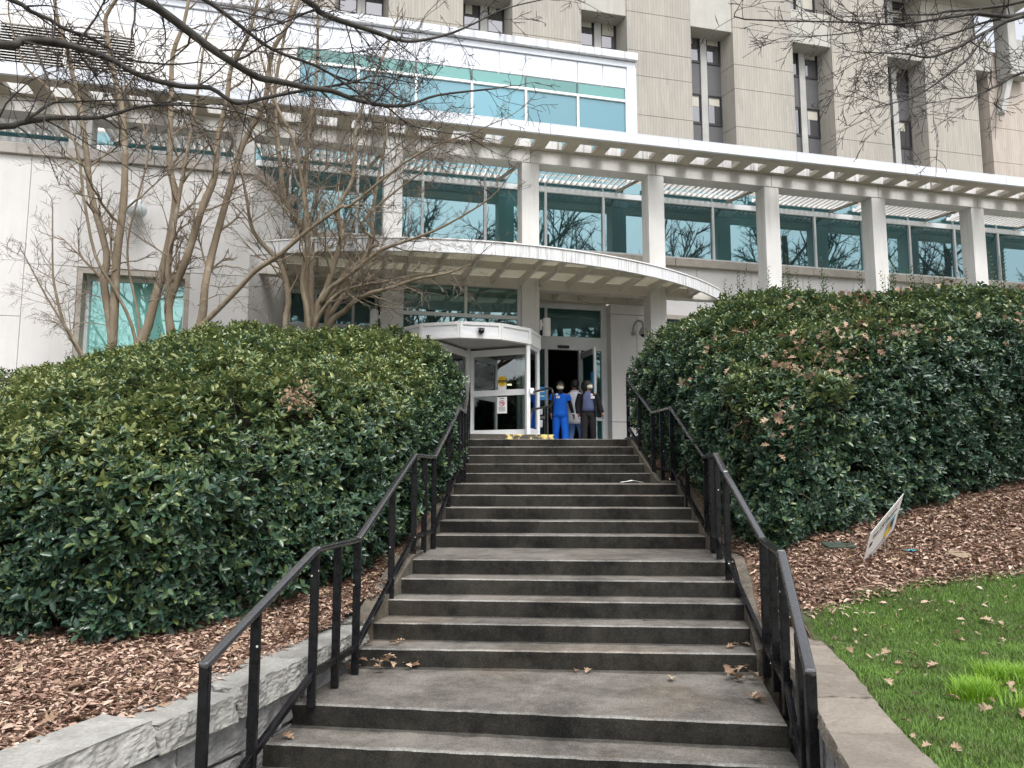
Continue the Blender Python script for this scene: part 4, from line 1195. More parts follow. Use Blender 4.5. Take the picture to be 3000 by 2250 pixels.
def fbm(P, sc, seed=0):
    """cheap smooth value noise by summed sines"""
    r = np.random.default_rng(seed); o = np.zeros(len(P))
    for k in range(7):
        w = r.normal(size=3)*sc*(1 + .55*k); o += np.sin(P @ w + r.uniform(0, 6.28))/(1 + .45*k)
    return o/3.0

# ================================================================== HEDGES
class Hedge:
    def __init__(s, poly, top, gz, rad, seed):
        s.poly = np.array(poly); s.top = top; s.gz = gz; s.rad = rad; s.seed = seed
    def sdist(s, P):
        A = s.poly; B = np.roll(A, -1, 0); d = np.full(len(P), 1e9); ins = np.zeros(len(P), bool); nd = np.zeros((len(P), 2))
        for a, b_ in zip(A, B):
            e = b_ - a; w = P - a; t = np.clip((w @ e)/(e @ e), 0, 1); q = w - t[:, None]*e; dd = np.linalg.norm(q, axis=1)
            m = dd < d; d = np.where(m, dd, d); nd[m] = -q[m]
            c = ((a[1] <= P[:, 1]) & (b_[1] > P[:, 1])) | ((b_[1] <= P[:, 1]) & (a[1] > P[:, 1]))
            with np.errstate(divide='ignore', invalid='ignore'):
                xx = a[0] + (P[:, 1] - a[1])*e[0]/e[1]
            ins ^= c & (P[:, 0] < xx)
        return np.where(ins, d, -d), norm(nd)
    def lump(s, P): return .13*fbm(P, 1.4, s.seed) + .10*fbm(P, 4.2, s.seed + 1)
    def sample(s, n_top, n_side, wt):
        lo, hi = s.poly.min(0), s.poly.max(0)
        r = RNG
        # top
        P = r.uniform(lo, hi, (n_top*6, 2)); d, nd = s.sdist(P); k = d > s.rad*.6
        P, d, nd = P[k], d[k], nd[k]; w = wt(P); k = r.uniform(size=len(P)) < w; P, d, nd = P[k][:n_top], d[k][:n_top], nd[k][:n_top]
        R_ = s.rad; zt = s.top(P[:, 0], P[:, 1])
        dd = np.minimum(d, R_); h = np.sqrt(np.maximum(R_*R_ - (R_ - dd)**2, 0))
        z = zt - R_ + h
        c = (R_ - dd)/R_
        N = np.stack([-nd[:, 0]*c*-1, -nd[:, 1]*c*-1, np.sqrt(np.maximum(1 - c*c, .02))], 1)
        N[:, :2] = -nd*c[:, None]
        T = np.column_stack([P, z])
        # sides
        A = s.poly; B = np.roll(A, -1, 0); L_ = np.linalg.norm(B - A, axis=1); wts = L_*np.array([1 if i in s.vis else .12 for i in range(len(A))])
        e = r.choice(len(A), n_side, p=wts/wts.sum()); t = r.uniform(size=n_side)
        Q = A[e] + (B[e] - A[e])*t[:, None]; dr = (B[e] - A[e]); nn = norm(np.stack([dr[:, 1], -dr[:, 0]], 1))
        zg = s.gz(Q[:, 0], Q[:, 1]); qi = Q - nn*R_*.5; zt = s.top(qi[:, 0], qi[:, 1])
        hs_ = np.maximum(zt - R_ - zg - .08, .1); ar = R_*1.35; u = r.uniform(size=n_side)*(hs_ + ar)
        low = u < hs_; th = np.where(low, 0, (u - hs_)/R_)
        under = np.where(low, .10*np.clip(1 - u/.30, 0, 1), 0)          # the skirt draws in near the soil
        Q = Q - nn*(under + R_*(1 - np.cos(th)))[:, None]
        z = np.where(low, zg + .08 + u, zt - R_ + R_*np.sin(th))
        S = np.column_stack([Q, z]); NS = np.column_stack([nn*np.cos(th)[:, None], np.sin(th) - .05])
        X = np.concatenate([T, S]); N = norm(np.concatenate([N, NS]))
        X = X + N*s.lump(X)[:, None]
        return X, N
def build_hedge(name, H, label, n_top, n_side, wt, olive, leafL, dead=None, sprigs=()):
    o = empty(name, (float(H.poly[:, 0].mean()), float(H.poly[:, 1].mean()), -0.5), 0, label, 'hedge')
    off = np.array(o.location)
    X, N = H.sample(n_top, n_side, wt)
    depth = RNG.beta(1.0, 2.2, len(X))*.34
    # sparse patches that open to the dark inside
    gap = fbm(X, 2.6, H.seed + 9) + .5*fbm(X, 7, H.seed + 4)
    k = RNG.uniform(size=len(X)) > np.clip((gap - .70)*1.2, 0, .6) + np.clip((fbm(X, 7.0, H.seed + 14) - .22)*1.7, 0, .85)*np.where(N[:, 2] < .6, 1, .45)
    X, N, depth = X[k], N[k], depth[k]
    base = X - N*depth[:, None] + RNG.normal(0, .02, X.shape)
    shoot = norm(N*.75 + np.array([0, 0, .55]) + RNG.normal(0, .38, X.shape))
    nl = 7
    # rosette of leaves round each shoot tip
    ref = norm(np.cross(shoot, RNG.normal(size=X.shape))); ref2 = np.cross(shoot, ref)
    bs, ds, ns, Ls, Ws, ts = [], [], [], [], [], []
    size = leafL*(1 + .30*RNG.normal(size=len(X)).clip(-1.6, 1.8))
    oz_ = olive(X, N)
    for j in range(nl):
        a = j*2.4 + RNG.uniform(0, .5, len(X)) ; t = j/nl
        rad = ref*np.cos(a)[:, None] + ref2*np.sin(a)[:, None]
        tilt = R(80) - t*R(48) + RNG.normal(0, .18, len(X))
        dd = shoot*np.cos(tilt)[:, None] + rad*np.sin(tilt)[:, None]
        bs.append(base + shoot*(t*.07 - .04)[..., None] if hasattr(t, 'shape') else base + shoot*(t*.075 - .045))
        ds.append(dd); ns.append(norm(shoot + RNG.normal(0, .22, X.shape)))
        l_ = size*(1.05 - .35*t)*RNG.uniform(.8, 1.15, len(X)); Ls.append(l_); Ws.append(l_*RNG.uniform(.40, .52, len(X)))
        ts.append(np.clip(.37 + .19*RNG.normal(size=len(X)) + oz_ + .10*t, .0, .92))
    bs, ds, ns = map(np.concatenate, (bs, ds, ns)); Ls, Ws, ts = map(np.concatenate, (Ls, Ws, ts))
    # upright water shoots
    for (sx, sy, sz, ht) in sprigs:
        m = int(ht/.022); tt = np.linspace(0, 1, m); lean = RNG.normal(0, .10, 2)
        P = np.stack([sx + lean[0]*ht*tt, sy + lean[1]*ht*tt, sz + ht*tt], 1)
        a = np.arange(m)*2.4; dd = np.stack([np.cos(a), np.sin(a), np.full(m, .75)], 1)
        bs = np.concatenate([bs, P]); ds = np.concatenate([ds, dd]); ns = np.concatenate([ns, np.stack([-np.cos(a)*.6, -np.sin(a)*.6, np.ones(m)], 1)])
        l_ = .068*(1.1 - .5*tt); Ls = np.concatenate([Ls, l_]); Ws = np.concatenate([Ws, l_*.42]); ts = np.concatenate([ts, np.clip(.55 + .12*RNG.normal(size=m), 0, .9)])
    V, Q = leaf_arrays(bs, ds, ns, Ls, Ws)
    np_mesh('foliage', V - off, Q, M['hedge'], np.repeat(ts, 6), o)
    # twigs: short stems carrying the rosettes plus the water shoots
    tw = MB(); idx = RNG.choice(len(base), min(2600, len(base)), False)
    for i in idx:
        p = base[i]; q = p - shoot[i]*.05 - N[i]*RNG.uniform(.15, .35) - np.array([0, 0, .10])
        tw.tube([q - off, (p + q)/2 - off + RNG.normal(0, .012, 3), p - off], [.006, .004, .0025], 3, False)
    for (sx, sy, sz, ht) in sprigs: tw.tube([(sx - off[0], sy - off[1], sz - .3 - off[2]), (sx - off[0], sy - off[1], sz + ht*.9 - off[2])], [.006, .002], 3, False)
    # stems rising from the soil
    sm = tw; r = random.Random(H.seed)
    A = H.poly; cnt = 0
    for e in H.vis:
        a, b_ = A[e], A[(e+1) % len(A)]; ln = np.linalg.norm(b_ - a); nn = np.array([(b_-a)[1], -(b_-a)[0]])/ln
        for i in range(int(ln/.16)):
            p = a + (b_ - a)*r.random() - nn*r.uniform(.4, .9)
            if H.sdist(p[None])[0][0] < .38: continue
            z0 = float(H.gz(np.array([p[0]]), np.array([p[1]]))[0])
            q = p - nn*r.uniform(.0, .25) + np.array([r.uniform(-.12, .12), r.uniform(-.12, .12)]); hh = r.uniform(.6, 1.0)
            sm.tube([(p[0]-off[0], p[1]-off[1], z0 - .05 - off[2]), ((p[0]+q[0])/2 - off[0] + r.uniform(-.05, .05), (p[1]+q[1])/2 - off[1], z0 + hh*.5 - off[2]), (q[0]-off[0], q[1]-off[1], z0 + hh - off[2])], [r.uniform(.012, .024), .012, .006], 5, False)
    sm.build('twigs', M['twig'], o)
    # added dark core, painted as the shade seen between the leaves
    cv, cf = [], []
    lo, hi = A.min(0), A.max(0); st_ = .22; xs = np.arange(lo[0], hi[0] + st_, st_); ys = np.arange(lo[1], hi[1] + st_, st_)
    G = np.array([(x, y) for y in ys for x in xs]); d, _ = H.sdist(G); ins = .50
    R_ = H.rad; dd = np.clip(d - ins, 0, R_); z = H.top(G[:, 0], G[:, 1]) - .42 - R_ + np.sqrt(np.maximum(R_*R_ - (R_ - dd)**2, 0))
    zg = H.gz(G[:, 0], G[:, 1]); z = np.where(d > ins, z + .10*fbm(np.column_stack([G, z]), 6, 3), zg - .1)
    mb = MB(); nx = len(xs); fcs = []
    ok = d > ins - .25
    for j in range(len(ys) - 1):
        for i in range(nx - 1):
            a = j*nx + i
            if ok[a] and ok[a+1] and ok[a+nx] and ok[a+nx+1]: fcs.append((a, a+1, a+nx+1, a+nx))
    mb.add(np.column_stack([G, z]) - off, fcs); mb.build('shade_core', M['core'], o)
    if dead:
        k = dead(X, N); P = X[k] + N[k]*.03
        return o, P, N[k]
    return o, None, None

vzl = np.vectorize(zl); vzr = np.vectorize(zr)
HL = Hedge([(-9.5, 5.7), (-4.0, 5.95), (-3.05, 5.85), (-2.55, 6.25), (-2.2, 6.9), (-1.74, 7.25), (-1.38, 7.55), (-1.14, 8.3), (-1.00, 9.3), (-.86, 10.6), (-.84, 12.0), (-.86, 13.0), (-1.4, 13.7), (-4.5, 13.9), (-9.5, 13.6)],
           lambda x, y: .38 + .315*(y - 6.2) - .38*np.clip(1 - (-.8 - x)/1.5, 0, 1)*(y > 9)*np.clip((y - 9)/2, 0, 1) - .05*np.maximum(0, y - 12.3) - .17*np.maximum(0, -x - 4.3) + .10*np.sin(x*1.3 + y*.7), vzl, .95, 3)
HL.vis = list(range(0, 12))
HR = Hedge([(2.10, 13.5), (2.20, 12.4), (2.32, 11.0), (2.36, 9.5), (2.44, 8.4), (2.66, 7.75), (3.4, 8.0), (4.5, 8.55), (6.1, 9.3), (10.0, 11.0), (11, 14.2), (6, 14.0)],
           lambda x, y: 1.50 + .335*(y - 8.0) - .62*np.clip(1 - (x - 2.1)/2.4, 0, 1)**1.3 - .05*np.maximum(0, y - 11.5) + .08*np.sin(x*1.7 - y*.9), vzr, 1.20, 21)
HR.vis = list(range(0, 9))
def olive_l(X, N): return np.clip((N[:, 2] - .30)*.50, -.10, .34) + .12*fbm(X, 1.2, 77) - .02  # upward leaves lighter: new growth, plus light from above put into the tint
def olive_r(X, N): return np.clip((N[:, 2] - .50)*.50, -.08, .28) + .10*fbm(X, 1.1, 78) - .06  # same mix of new growth and painted top light
def wt_l(P): return np.where(P[:, 0] < -.62*P[:, 1] - .4, .12, 1.0)
def wt_r(P): return np.where((P[:, 0] > .70*P[:, 1] + .6), .12, np.where(P[:, 1] > 11.8, .8, 1.0))
SPR = []
rs = random.Random(4)
for i in range(44):
    x = rs.uniform(3.2, 9.0); y = rs.uniform(10.8, 13.2)
    if x > .70*y: x -= 2.0
    z = float(HR.top(np.array([x]), np.array([y]))[0]); SPR.append((x, y, z - .08, rs.choice([.28, .36, .45, .55, .75])))
SPL = []
for i in range(12):
    x = rs.uniform(-8.0, -1.6); y = rs.uniform(11.5, 13.2); z = float(HL.top(np.array([x]), np.array([y]))[0]); SPL.append((x, y, z - .08, rs.choice([.15, .22, .3])))
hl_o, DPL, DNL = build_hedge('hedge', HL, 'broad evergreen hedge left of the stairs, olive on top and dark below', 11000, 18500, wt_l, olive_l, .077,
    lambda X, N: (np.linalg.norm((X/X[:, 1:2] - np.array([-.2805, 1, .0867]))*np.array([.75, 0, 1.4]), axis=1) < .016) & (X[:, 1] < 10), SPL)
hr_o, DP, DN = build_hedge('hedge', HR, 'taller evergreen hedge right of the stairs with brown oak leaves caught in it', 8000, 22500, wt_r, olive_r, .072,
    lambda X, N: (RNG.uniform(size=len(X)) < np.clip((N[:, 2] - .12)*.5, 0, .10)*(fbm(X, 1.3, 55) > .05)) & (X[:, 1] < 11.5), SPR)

# ---- oak leaf outline (lobed), used for dry leaves
def oak_outline():
    half = [(0, 0), (.03, .12), (.10, .16), (.17, .22), (.09, .30), (.24, .40), (.34, .52), (.17, .52), (.20, .66), (.30, .80), (.13, .76), (.09, .90), (0, 1.0)]
    return half
OAK = oak_outline()
def oak_arrays(base, d, nrm, Ln):
    d = norm(d); s = norm(np.cross(d, nrm)); n = norm(np.cross(s, d)); m = len(OAK); N_ = len(base)
    mid = np.stack([base + d*(Ln*q[1])[:, None] + n*(Ln*.10*math.sin(q[1]*3))[:, None] for q in OAK], 1)
    lf = np.stack([base + d*(Ln*q[1])[:, None] + s*(Ln*q[0])[:, None] + n*(Ln*(.10*math.sin(q[1]*3) + .55*q[0]**1.3))[:, None] for q in OAK], 1)
    rt = np.stack([base + d*(Ln*q[1])[:, None] - s*(Ln*q[0])[:, None] + n*(Ln*(.10*math.sin(q[1]*3) + .40*q[0]))[:, None] for q in OAK], 1)
    V = np.concatenate([mid, lf, rt], 1).reshape(-1, 3); i = np.arange(N_)[:, None]*(3*m); Q = []
    for k in range(m - 1): Q += [[k, m + k, m + k + 1, k + 1], [k, k + 1, 2*m + k + 1, 2*m + k]]
    Q = (i[:, :, None] + np.array(Q)[None]).reshape(-1, 4) if False else np.concatenate([i + np.array([q]) for q in Q], 1).reshape(-1, 4)
    return V, Q, 3*m
if DP is not None and len(DP):
    m = len(DP)
    V, Q, c = oak_arrays(DP + RNG.normal(0, .02, DP.shape), RNG.normal(size=(m, 3)) + np.array([0, -.2, -.2]), norm(DN + RNG.normal(0, .4, DN.shape)), RNG.uniform(.08, .14, m))
    o = np_mesh('caught_leaves', V, Q, M['oakleaf'], np.repeat(RNG.uniform(0, 1, m), c)); tag(o, 'brown dead oak leaves caught on the right hedge', 'leaves', kind='stuff')

if DPL is not None and len(DPL):
    q = np.repeat(DPL, 5, 0); m = len(q); nq = np.repeat(DNL, 5, 0)
    V, Q = leaf_arrays(q + RNG.normal(0, .05, q.shape) + nq*.05, RNG.normal(size=(m, 3)) + nq*.4, norm(nq + RNG.normal(0, .5, nq.shape)), RNG.uniform(.035, .07, m), RNG.uniform(.016, .03, m))
    o = np_mesh('dead_patch', V, Q, M['oakleaf'], np.repeat(RNG.uniform(.2, .9, m), 6)); tag(o, 'patch of dead brown leaves on the face of the left hedge', 'leaves', kind='stuff')

# ---- litter on the mulch
def litter(name, n, reg, zf, label, oak=.03):
    P = reg(n); m = len(P); z = zf(P[:, 0], P[:, 1])
    B_ = np.column_stack([P, z + RNG.uniform(.002, .022, m)])
    a = RNG.uniform(0, 6.28, m); d = np.stack([np.cos(a), np.sin(a), RNG.normal(0, .28, m)], 1); nr = norm(np.stack([RNG.normal(0, .35, m), RNG.normal(0, .35, m), np.ones(m)], 1))
    kind = RNG.uniform(size=m)
    Ln = np.where(kind < .45, RNG.uniform(.020, .045, m), np.where(kind < .80, RNG.uniform(.04, .075, m), RNG.uniform(.06, .13, m)))
    Wd = np.where(kind < .45, Ln*RNG.uniform(.35, .7, m), np.where(kind < .80, Ln*RNG.uniform(.28, .5, m), RNG.uniform(.003, .005, m)))
    V, Q = leaf_arrays(B_, d, nr, Ln, Wd, .3, RNG.uniform(-.2, .3))
    t = np.clip(RNG.beta(1.8, 2.0, m), 0, 1)
    o = np_mesh(name, V, Q, M['litter'], np.repeat(t, 6)); tag(o, label, 'leaf litter', kind='stuff')
    k = max(4, int(n*oak)); P = reg(k); z = zf(P[:, 0], P[:, 1]); a = RNG.uniform(0, 6.28, len(P))
    V, Q, c = oak_arrays(np.column_stack([P, z + .02]), np.stack([np.cos(a), np.sin(a), RNG.normal(0, .2, len(P))], 1), norm(np.stack([RNG.normal(0, .35, len(P)), RNG.normal(0, .35, len(P)), np.ones(len(P))], 1)), RNG.uniform(.07, .13, len(P)))
    o = np_mesh('oak_litter', V, Q, M['oakleaf'], np.repeat(RNG.uniform(0, 1, len(P)), c)); tag(o, label.replace('chips', 'whole oak leaves'), 'leaf litter', kind='stuff')
vxl = np.vectorize(xl_edge); vxr = np.vectorize(xr_edge); vly = np.vectorize(lawn_y)
def reg_l(n):
    y = RNG.uniform(3.0, 8.2, n*2); x = vxl(y) + .02 - RNG.beta(1, 1.7, n*2)*4.6
    k = (x > -.75*y - .2); return np.column_stack([x, y])[k][:n]
def reg_r(n):
    x = RNG.uniform(2.0, 6.6, n*3); y = vly(np.maximum(x, 2.30)) - .12 + RNG.beta(1, 1.3, n*3)*2.6
    k = (x > vxr(y) + .05) & (x < .74*y + .3); return np.column_stack([x, y])[k][:n]
litter('mulch_litter', 23000, reg_l, vzl, 'brown bark chips and dead leaves on the left bed', .008)
litter('mulch_litter', 19000, reg_r, vzr, 'brown bark chips and dead leaves on the right bed', .010)
# ---- grass
def grass_patch(n, reg, hmin, hmax, tlo, thi, name, label, wid=.0034):
    P = reg(n); m = len(P); z = vzr(P[:, 0], P[:, 1]) + .004
    a = RNG.uniform(0, 6.28, m); h = RNG.uniform(hmin, hmax, m); lean = RNG.uniform(.2, 1.2, m)*h
    B_ = np.column_stack([P, z]); dx = np.stack([np.cos(a), np.sin(a), np.zeros(m)], 1); sx = np.stack([-np.sin(a), np.cos(a), np.zeros(m)], 1)*wid*.5
    up = np.array([0, 0, 1.0])
    m1 = B_ + dx*(lean*.35)[:, None] + up*(h*.6)[:, None]; tp = B_ + dx*lean[:, None] + up*h[:, None]
    V = np.stack([B_ - sx, B_ + sx, m1 + sx*.8, m1 - sx*.8, tp + sx*.12, tp - sx*.12], 1).reshape(-1, 3)
    i = np.arange(m)[:, None]*6; Q = np.concatenate([i + np.array([[0, 1, 2, 3]]), i + np.array([[3, 2, 4, 5]])], 1).reshape(-1, 4)
    t = np.clip(RNG.uniform(tlo, thi, m) + (0 if tlo > .7 else 1)*( .17*fbm(np.column_stack([P, z*0]), 2.6, 8) + .12*fbm(np.column_stack([P, z*0]), 11, 18)), 0, 1 if tlo > .7 else .84)
    o = np_mesh(name, V, Q, M['grass'], np.repeat(t, 6)); tag(o, label, 'grass', kind='stuff')
def reg_g(n):
    x = RNG.uniform(1.6, 6.4, n*3); y = 2.9 + RNG.beta(1.0, 1.1, n*3)*4.7
    P = np.column_stack([x, y]); bare = fbm(np.column_stack([P, 0*x]), 3.0, 12)
    edge = vly(np.maximum(x, 2.30)) + .12*fbm(np.column_stack([P, 0*x]), 9, 31)
    k = (x > vxr(y) + .08 + .03*np.sin(y*9)) & (y < edge) & (x < .72*y + .25) & (RNG.uniform(size=len(x)) > np.clip((bare - .55)*1.2, 0, .9)) & (RNG.uniform(size=len(x)) < np.clip((edge - y)*5, .12, 1))
    return P[k][:n]
grass_patch(150000, reg_g, .012, .040, .08, .74, 'grass', 'short green spring grass of the sloping lawn')
def reg_tuft(n):
    c = np.array([(2.66, 4.60), (3.03, 4.94), (2.94, 4.28), (2.73, 4.68), (3.15, 4.80)]); i = RNG.integers(0, len(c), n)
    return c[i] + RNG.normal(0, 1, (n, 2))*(.05 + .05*(i % 3)[:, None]/2)
grass_patch(5200, reg_tuft, .03, .11, .78, 1.0, 'grass_tuft', 'bright yellow green grass tufts at the right edge of the lawn', .005)
def reg_gl(n): return reg_g(n)
P = reg_g(70); a = RNG.uniform(0, 6.28, len(P))
V, Q, c = oak_arrays(np.column_stack([P, vzr(P[:, 0], P[:, 1]) + .04]), np.stack([np.cos(a), np.sin(a), RNG.normal(0, .25, len(P))], 1), norm(np.stack([RNG.normal(0, .4, len(P)), RNG.normal(0, .4, len(P)), np.ones(len(P))], 1)), RNG.uniform(.05, .11, len(P)))
o = np_mesh('lawn_leaves', V, Q, M['oakleaf'], np.repeat(RNG.uniform(.3, 1, len(P)), c)); tag(o, 'tan dead leaves scattered over the lawn', 'leaf litter', kind='stuff')
P = reg_g(2000); m = len(P); a = RNG.uniform(0, 6.28, m)
k = vly(np.maximum(P[:, 0], 2.30)) - P[:, 1] < RNG.exponential(.45, m) + .4*(RNG.uniform(size=m) < .03); P = P[k]; m = len(P); a = a[k]
V, Q = leaf_arrays(np.column_stack([P, vzr(P[:, 0], P[:, 1]) + RNG.uniform(.004, .03, m)]), np.stack([np.cos(a), np.sin(a), RNG.normal(0, .5, m)], 1), norm(np.stack([RNG.normal(0, .4, m), RNG.normal(0, .4, m), np.ones(m)], 1)), RNG.uniform(.02, .08, m), RNG.uniform(.006, .028, m))
o = np_mesh('edge_leaves', V, Q, M['litter'], np.repeat(RNG.uniform(.4, 1, m), 6)); tag(o, 'small dead leaves blown from the mulch onto the lawn edge', 'leaf litter', kind='stuff')

# ---- single oak leaves lying on the stairs
protos = []
for s_ in range(4):
    V, Q, c = oak_arrays(np.array([[0, 0, 0.]]), np.array([[1., 0, .05*s_]]), np.array([[.1*(s_-1), .15*(s_-2), 1.]]), np.array([1.0]))
    me_o = np_mesh('oak_leaf', V - np.array([[.5, 0, 0]]), Q, M['oakleaf'], np.full(len(V), (.25, .5, .75, .95)[s_])); protos.append(me_o)
used = [False]*4
def oak_leaf(x, y, z, L_, i, label, group, tilt=0):
    if not used[i]: o = protos[i]; used[i] = True
    else: o = protos[i].copy(); COL.objects.link(o)
    o.location = (x, y, z); o.scale = (L_, L_, L_); o.rotation_euler = (rs.uniform(-.5, .5)*tilt, rs.uniform(-.5, .5)*tilt, rs.uniform(0, 6.28))
    tag(o, label, 'fallen leaf', group)
zL1 = NZ(0)
for i in range(15):
    oak_leaf(-1.10 + rs.gauss(0, .12), 6.56 + rs.gauss(0, .08), zL1 + .012 + i*.006, rs.uniform(.09, .14), i % 4, 'dry oak leaf in the drift at the back left corner of the lower landing', 'dry oak leaves drifted by the left handrail', .8)
for i in range(4):
    oak_leaf(-1.10 + rs.gauss(0, .12), 6.84 + rs.gauss(0, .04), NZ(1) + .012, rs.uniform(.08, .12), i % 4, 'dry oak leaf on the first step above the lower landing, at its left end', 'dry oak leaves on the first step', .6)
for i in range(10):
    oak_leaf(1.83 + rs.gauss(0, .07), 6.30 + rs.gauss(0, .10), zL1 + .012 + i*.006, rs.uniform(.09, .15), (i+1) % 4, 'dry oak leaf in the drift at the back right corner of the lower landing', 'dry oak leaves drifted by the right handrail', .8)
for i in range(5):
    oak_leaf(1.74 + rs.gauss(0, .06), 5.72 + rs.gauss(0, .06), zL1 + .014 + i*.005, rs.uniform(.09, .13), i % 4, 'dry oak leaf beside a right handrail post on the lower landing', 'dry oak leaves by the handrail post', .7)
for i in range(4):
    oak_leaf(1.92 + rs.gauss(0, .07), 6.72 + rs.gauss(0, .03), NZ(1) + .012, rs.uniform(.09, .12), i % 4, 'dry oak leaf on the first step above the lower landing, at its right end', 'dry oak leaves on the first step, right', .6)
oak_leaf(.62, 6.48, zL1 + .012, .11, 2, 'pale oak leaf near the back middle of the lower landing', None)
oak_leaf(.52, 6.52, zL1 + .012, .08, 0, 'dark brown curled leaf near the back middle of the lower landing', None)
oak_leaf(1.25, 6.25, zL1 + .012, .12, 3, 'single tan oak leaf alone on the right half of the lower landing', None)
oak_leaf(-1.58, 4.98, NZ(-2) + .012, .13, 2, 'dry oak leaf at the left end of the lowest visible step', None, .5)
oak_leaf(-1.50, 5.38, NZ(-1) + .012, .11, 1, 'dry oak leaf at the left end of the step below the landing', None, .5)
tw = MB(); tw.tube([(.0, 0, 0), (.06, .004, .002), (.12, -.002, .0)], [.004, .003, .002], 4); o = tw.build('stick', M['twig']); o.location = (1.18, 7.12, NZ(2) + .006); tag(o, 'thin broken twig lying on a stair tread', 'stick')
npk = MB(); bmn = []
for i in range(7):
    for j in range(5): bmn.append((.33*(i/6 - .5), .16*(j/4 - .5), .045*max(0, 1 - abs(i/6 - .5)*2.2)*(.6 + .4*mnoise.noise(Vector((i*.9, j*.9, 0)))) + .006))
npk.add(bmn, [(j + i*5, j + 1 + i*5, j + 6 + i*5, j + 5 + i*5) for i in range(6) for j in range(4)]); o = npk.build('napkin', M['paper']); o.location = (1.78, 11.55, NZ(10) + .004)
sf = o.modifiers.new('thickness', 'SOLIDIFY'); sf.thickness = .004; tag(o, 'crumpled cream paper napkin on the upper landing', 'litter')
LIMB_L = {
    'B1': [(-3.67, 5.2, 3.05), (-3.59, 5.28, 3.13), (-3.46, 5.35, 3.17), (-3.37, 5.42, 3.19), (-3.22, 5.5, 3.18), (-3.07, 5.58, 3.15), (-2.92, 5.65, 3.08), (-2.76, 5.72, 3.05), (-2.6, 5.8, 3.05), (-2.43, 5.88, 3.08), (-2.31, 5.95, 3.02), (-2.23, 6.02, 3.02), (-2.05, 6.1, 3.11), (-1.84, 6.18, 3.2), (-1.55, 6.25, 3.29), (-1.36, 6.32, 3.37), (-1.26, 6.4, 3.46)],
    'B2': [(-2.59, 5.0, 3.28), (-2.49, 5.12, 3.26), (-2.37, 5.24, 3.2), (-2.23, 5.35, 3.12), (-2.09, 5.47, 3.06), (-1.99, 5.71, 3.08), (-1.88, 5.82, 3.11), (-1.69, 5.94, 3.12), (-1.5, 6.06, 3.15), (-1.37, 6.18, 3.15), (-1.23, 6.29, 3.16), (-1.01, 6.41, 3.19), (-0.87, 6.53, 3.28), (-0.69, 6.76, 3.47), (-0.33, 6.88, 3.58), (-0.16, 7.0, 3.66)],
    'B3': [(-3.79, 5.4, 3.54), (-3.66, 5.49, 3.49), (-3.57, 5.58, 3.48), (-3.51, 5.67, 3.46), (-3.38, 5.76, 3.45), (-3.33, 5.84, 3.45), (-3.23, 5.93, 3.41), (-3.12, 6.02, 3.39), (-2.85, 6.11, 3.41), (-2.68, 6.2, 3.48)],
    'B4': [(-2.43, 5.6, 3.68), (-2.29, 5.69, 3.62), (-2.17, 5.78, 3.55), (-2.02, 5.96, 3.49), (-1.89, 6.05, 3.46), (-1.68, 6.15, 3.43), (-1.54, 6.24, 3.39), (-1.36, 6.33, 3.37), (-1.18, 6.42, 3.4), (-1.01, 6.51, 3.31), (-0.93, 6.6, 3.33)],
    'B5': [(-3.76, 5.4, 2.53), (-3.7, 5.5, 2.6), (-3.53, 5.6, 2.69), (-3.31, 5.7, 2.74), (-3.22, 5.8, 2.8), (-3.08, 5.9, 2.91), (-3.06, 6.0, 2.98), (-2.83, 6.1, 3.05), (-2.45, 6.2, 3.06)],
    'B5b': [(-3.62, 5.5, 2.64), (-3.55, 5.62, 2.81), (-3.54, 5.74, 2.89), (-3.36, 5.86, 2.96), (-3.18, 5.98, 3.03), (-2.93, 6.1, 3.07)],
    'B6': [(-1.68, 5.8, 3.8), (-1.58, 5.92, 3.76), (-1.43, 6.03, 3.75), (-1.18, 6.15, 3.73), (-1.0, 6.27, 3.72), (-1.19, 6.5, 3.93), (-0.99, 6.62, 3.92), (-0.8, 6.73, 4.0), (-0.56, 6.85, 4.14), (-0.34, 6.97, 4.32), (-0.07, 7.08, 4.53), (0.38, 7.2, 4.72)],
    'B7': [(-1.45, 6.2, 3.26), (-1.21, 6.32, 3.18), (-1.09, 6.44, 3.19), (-0.93, 6.56, 3.1), (-0.71, 6.68, 3.09), (-0.49, 6.8, 3.11)],
}
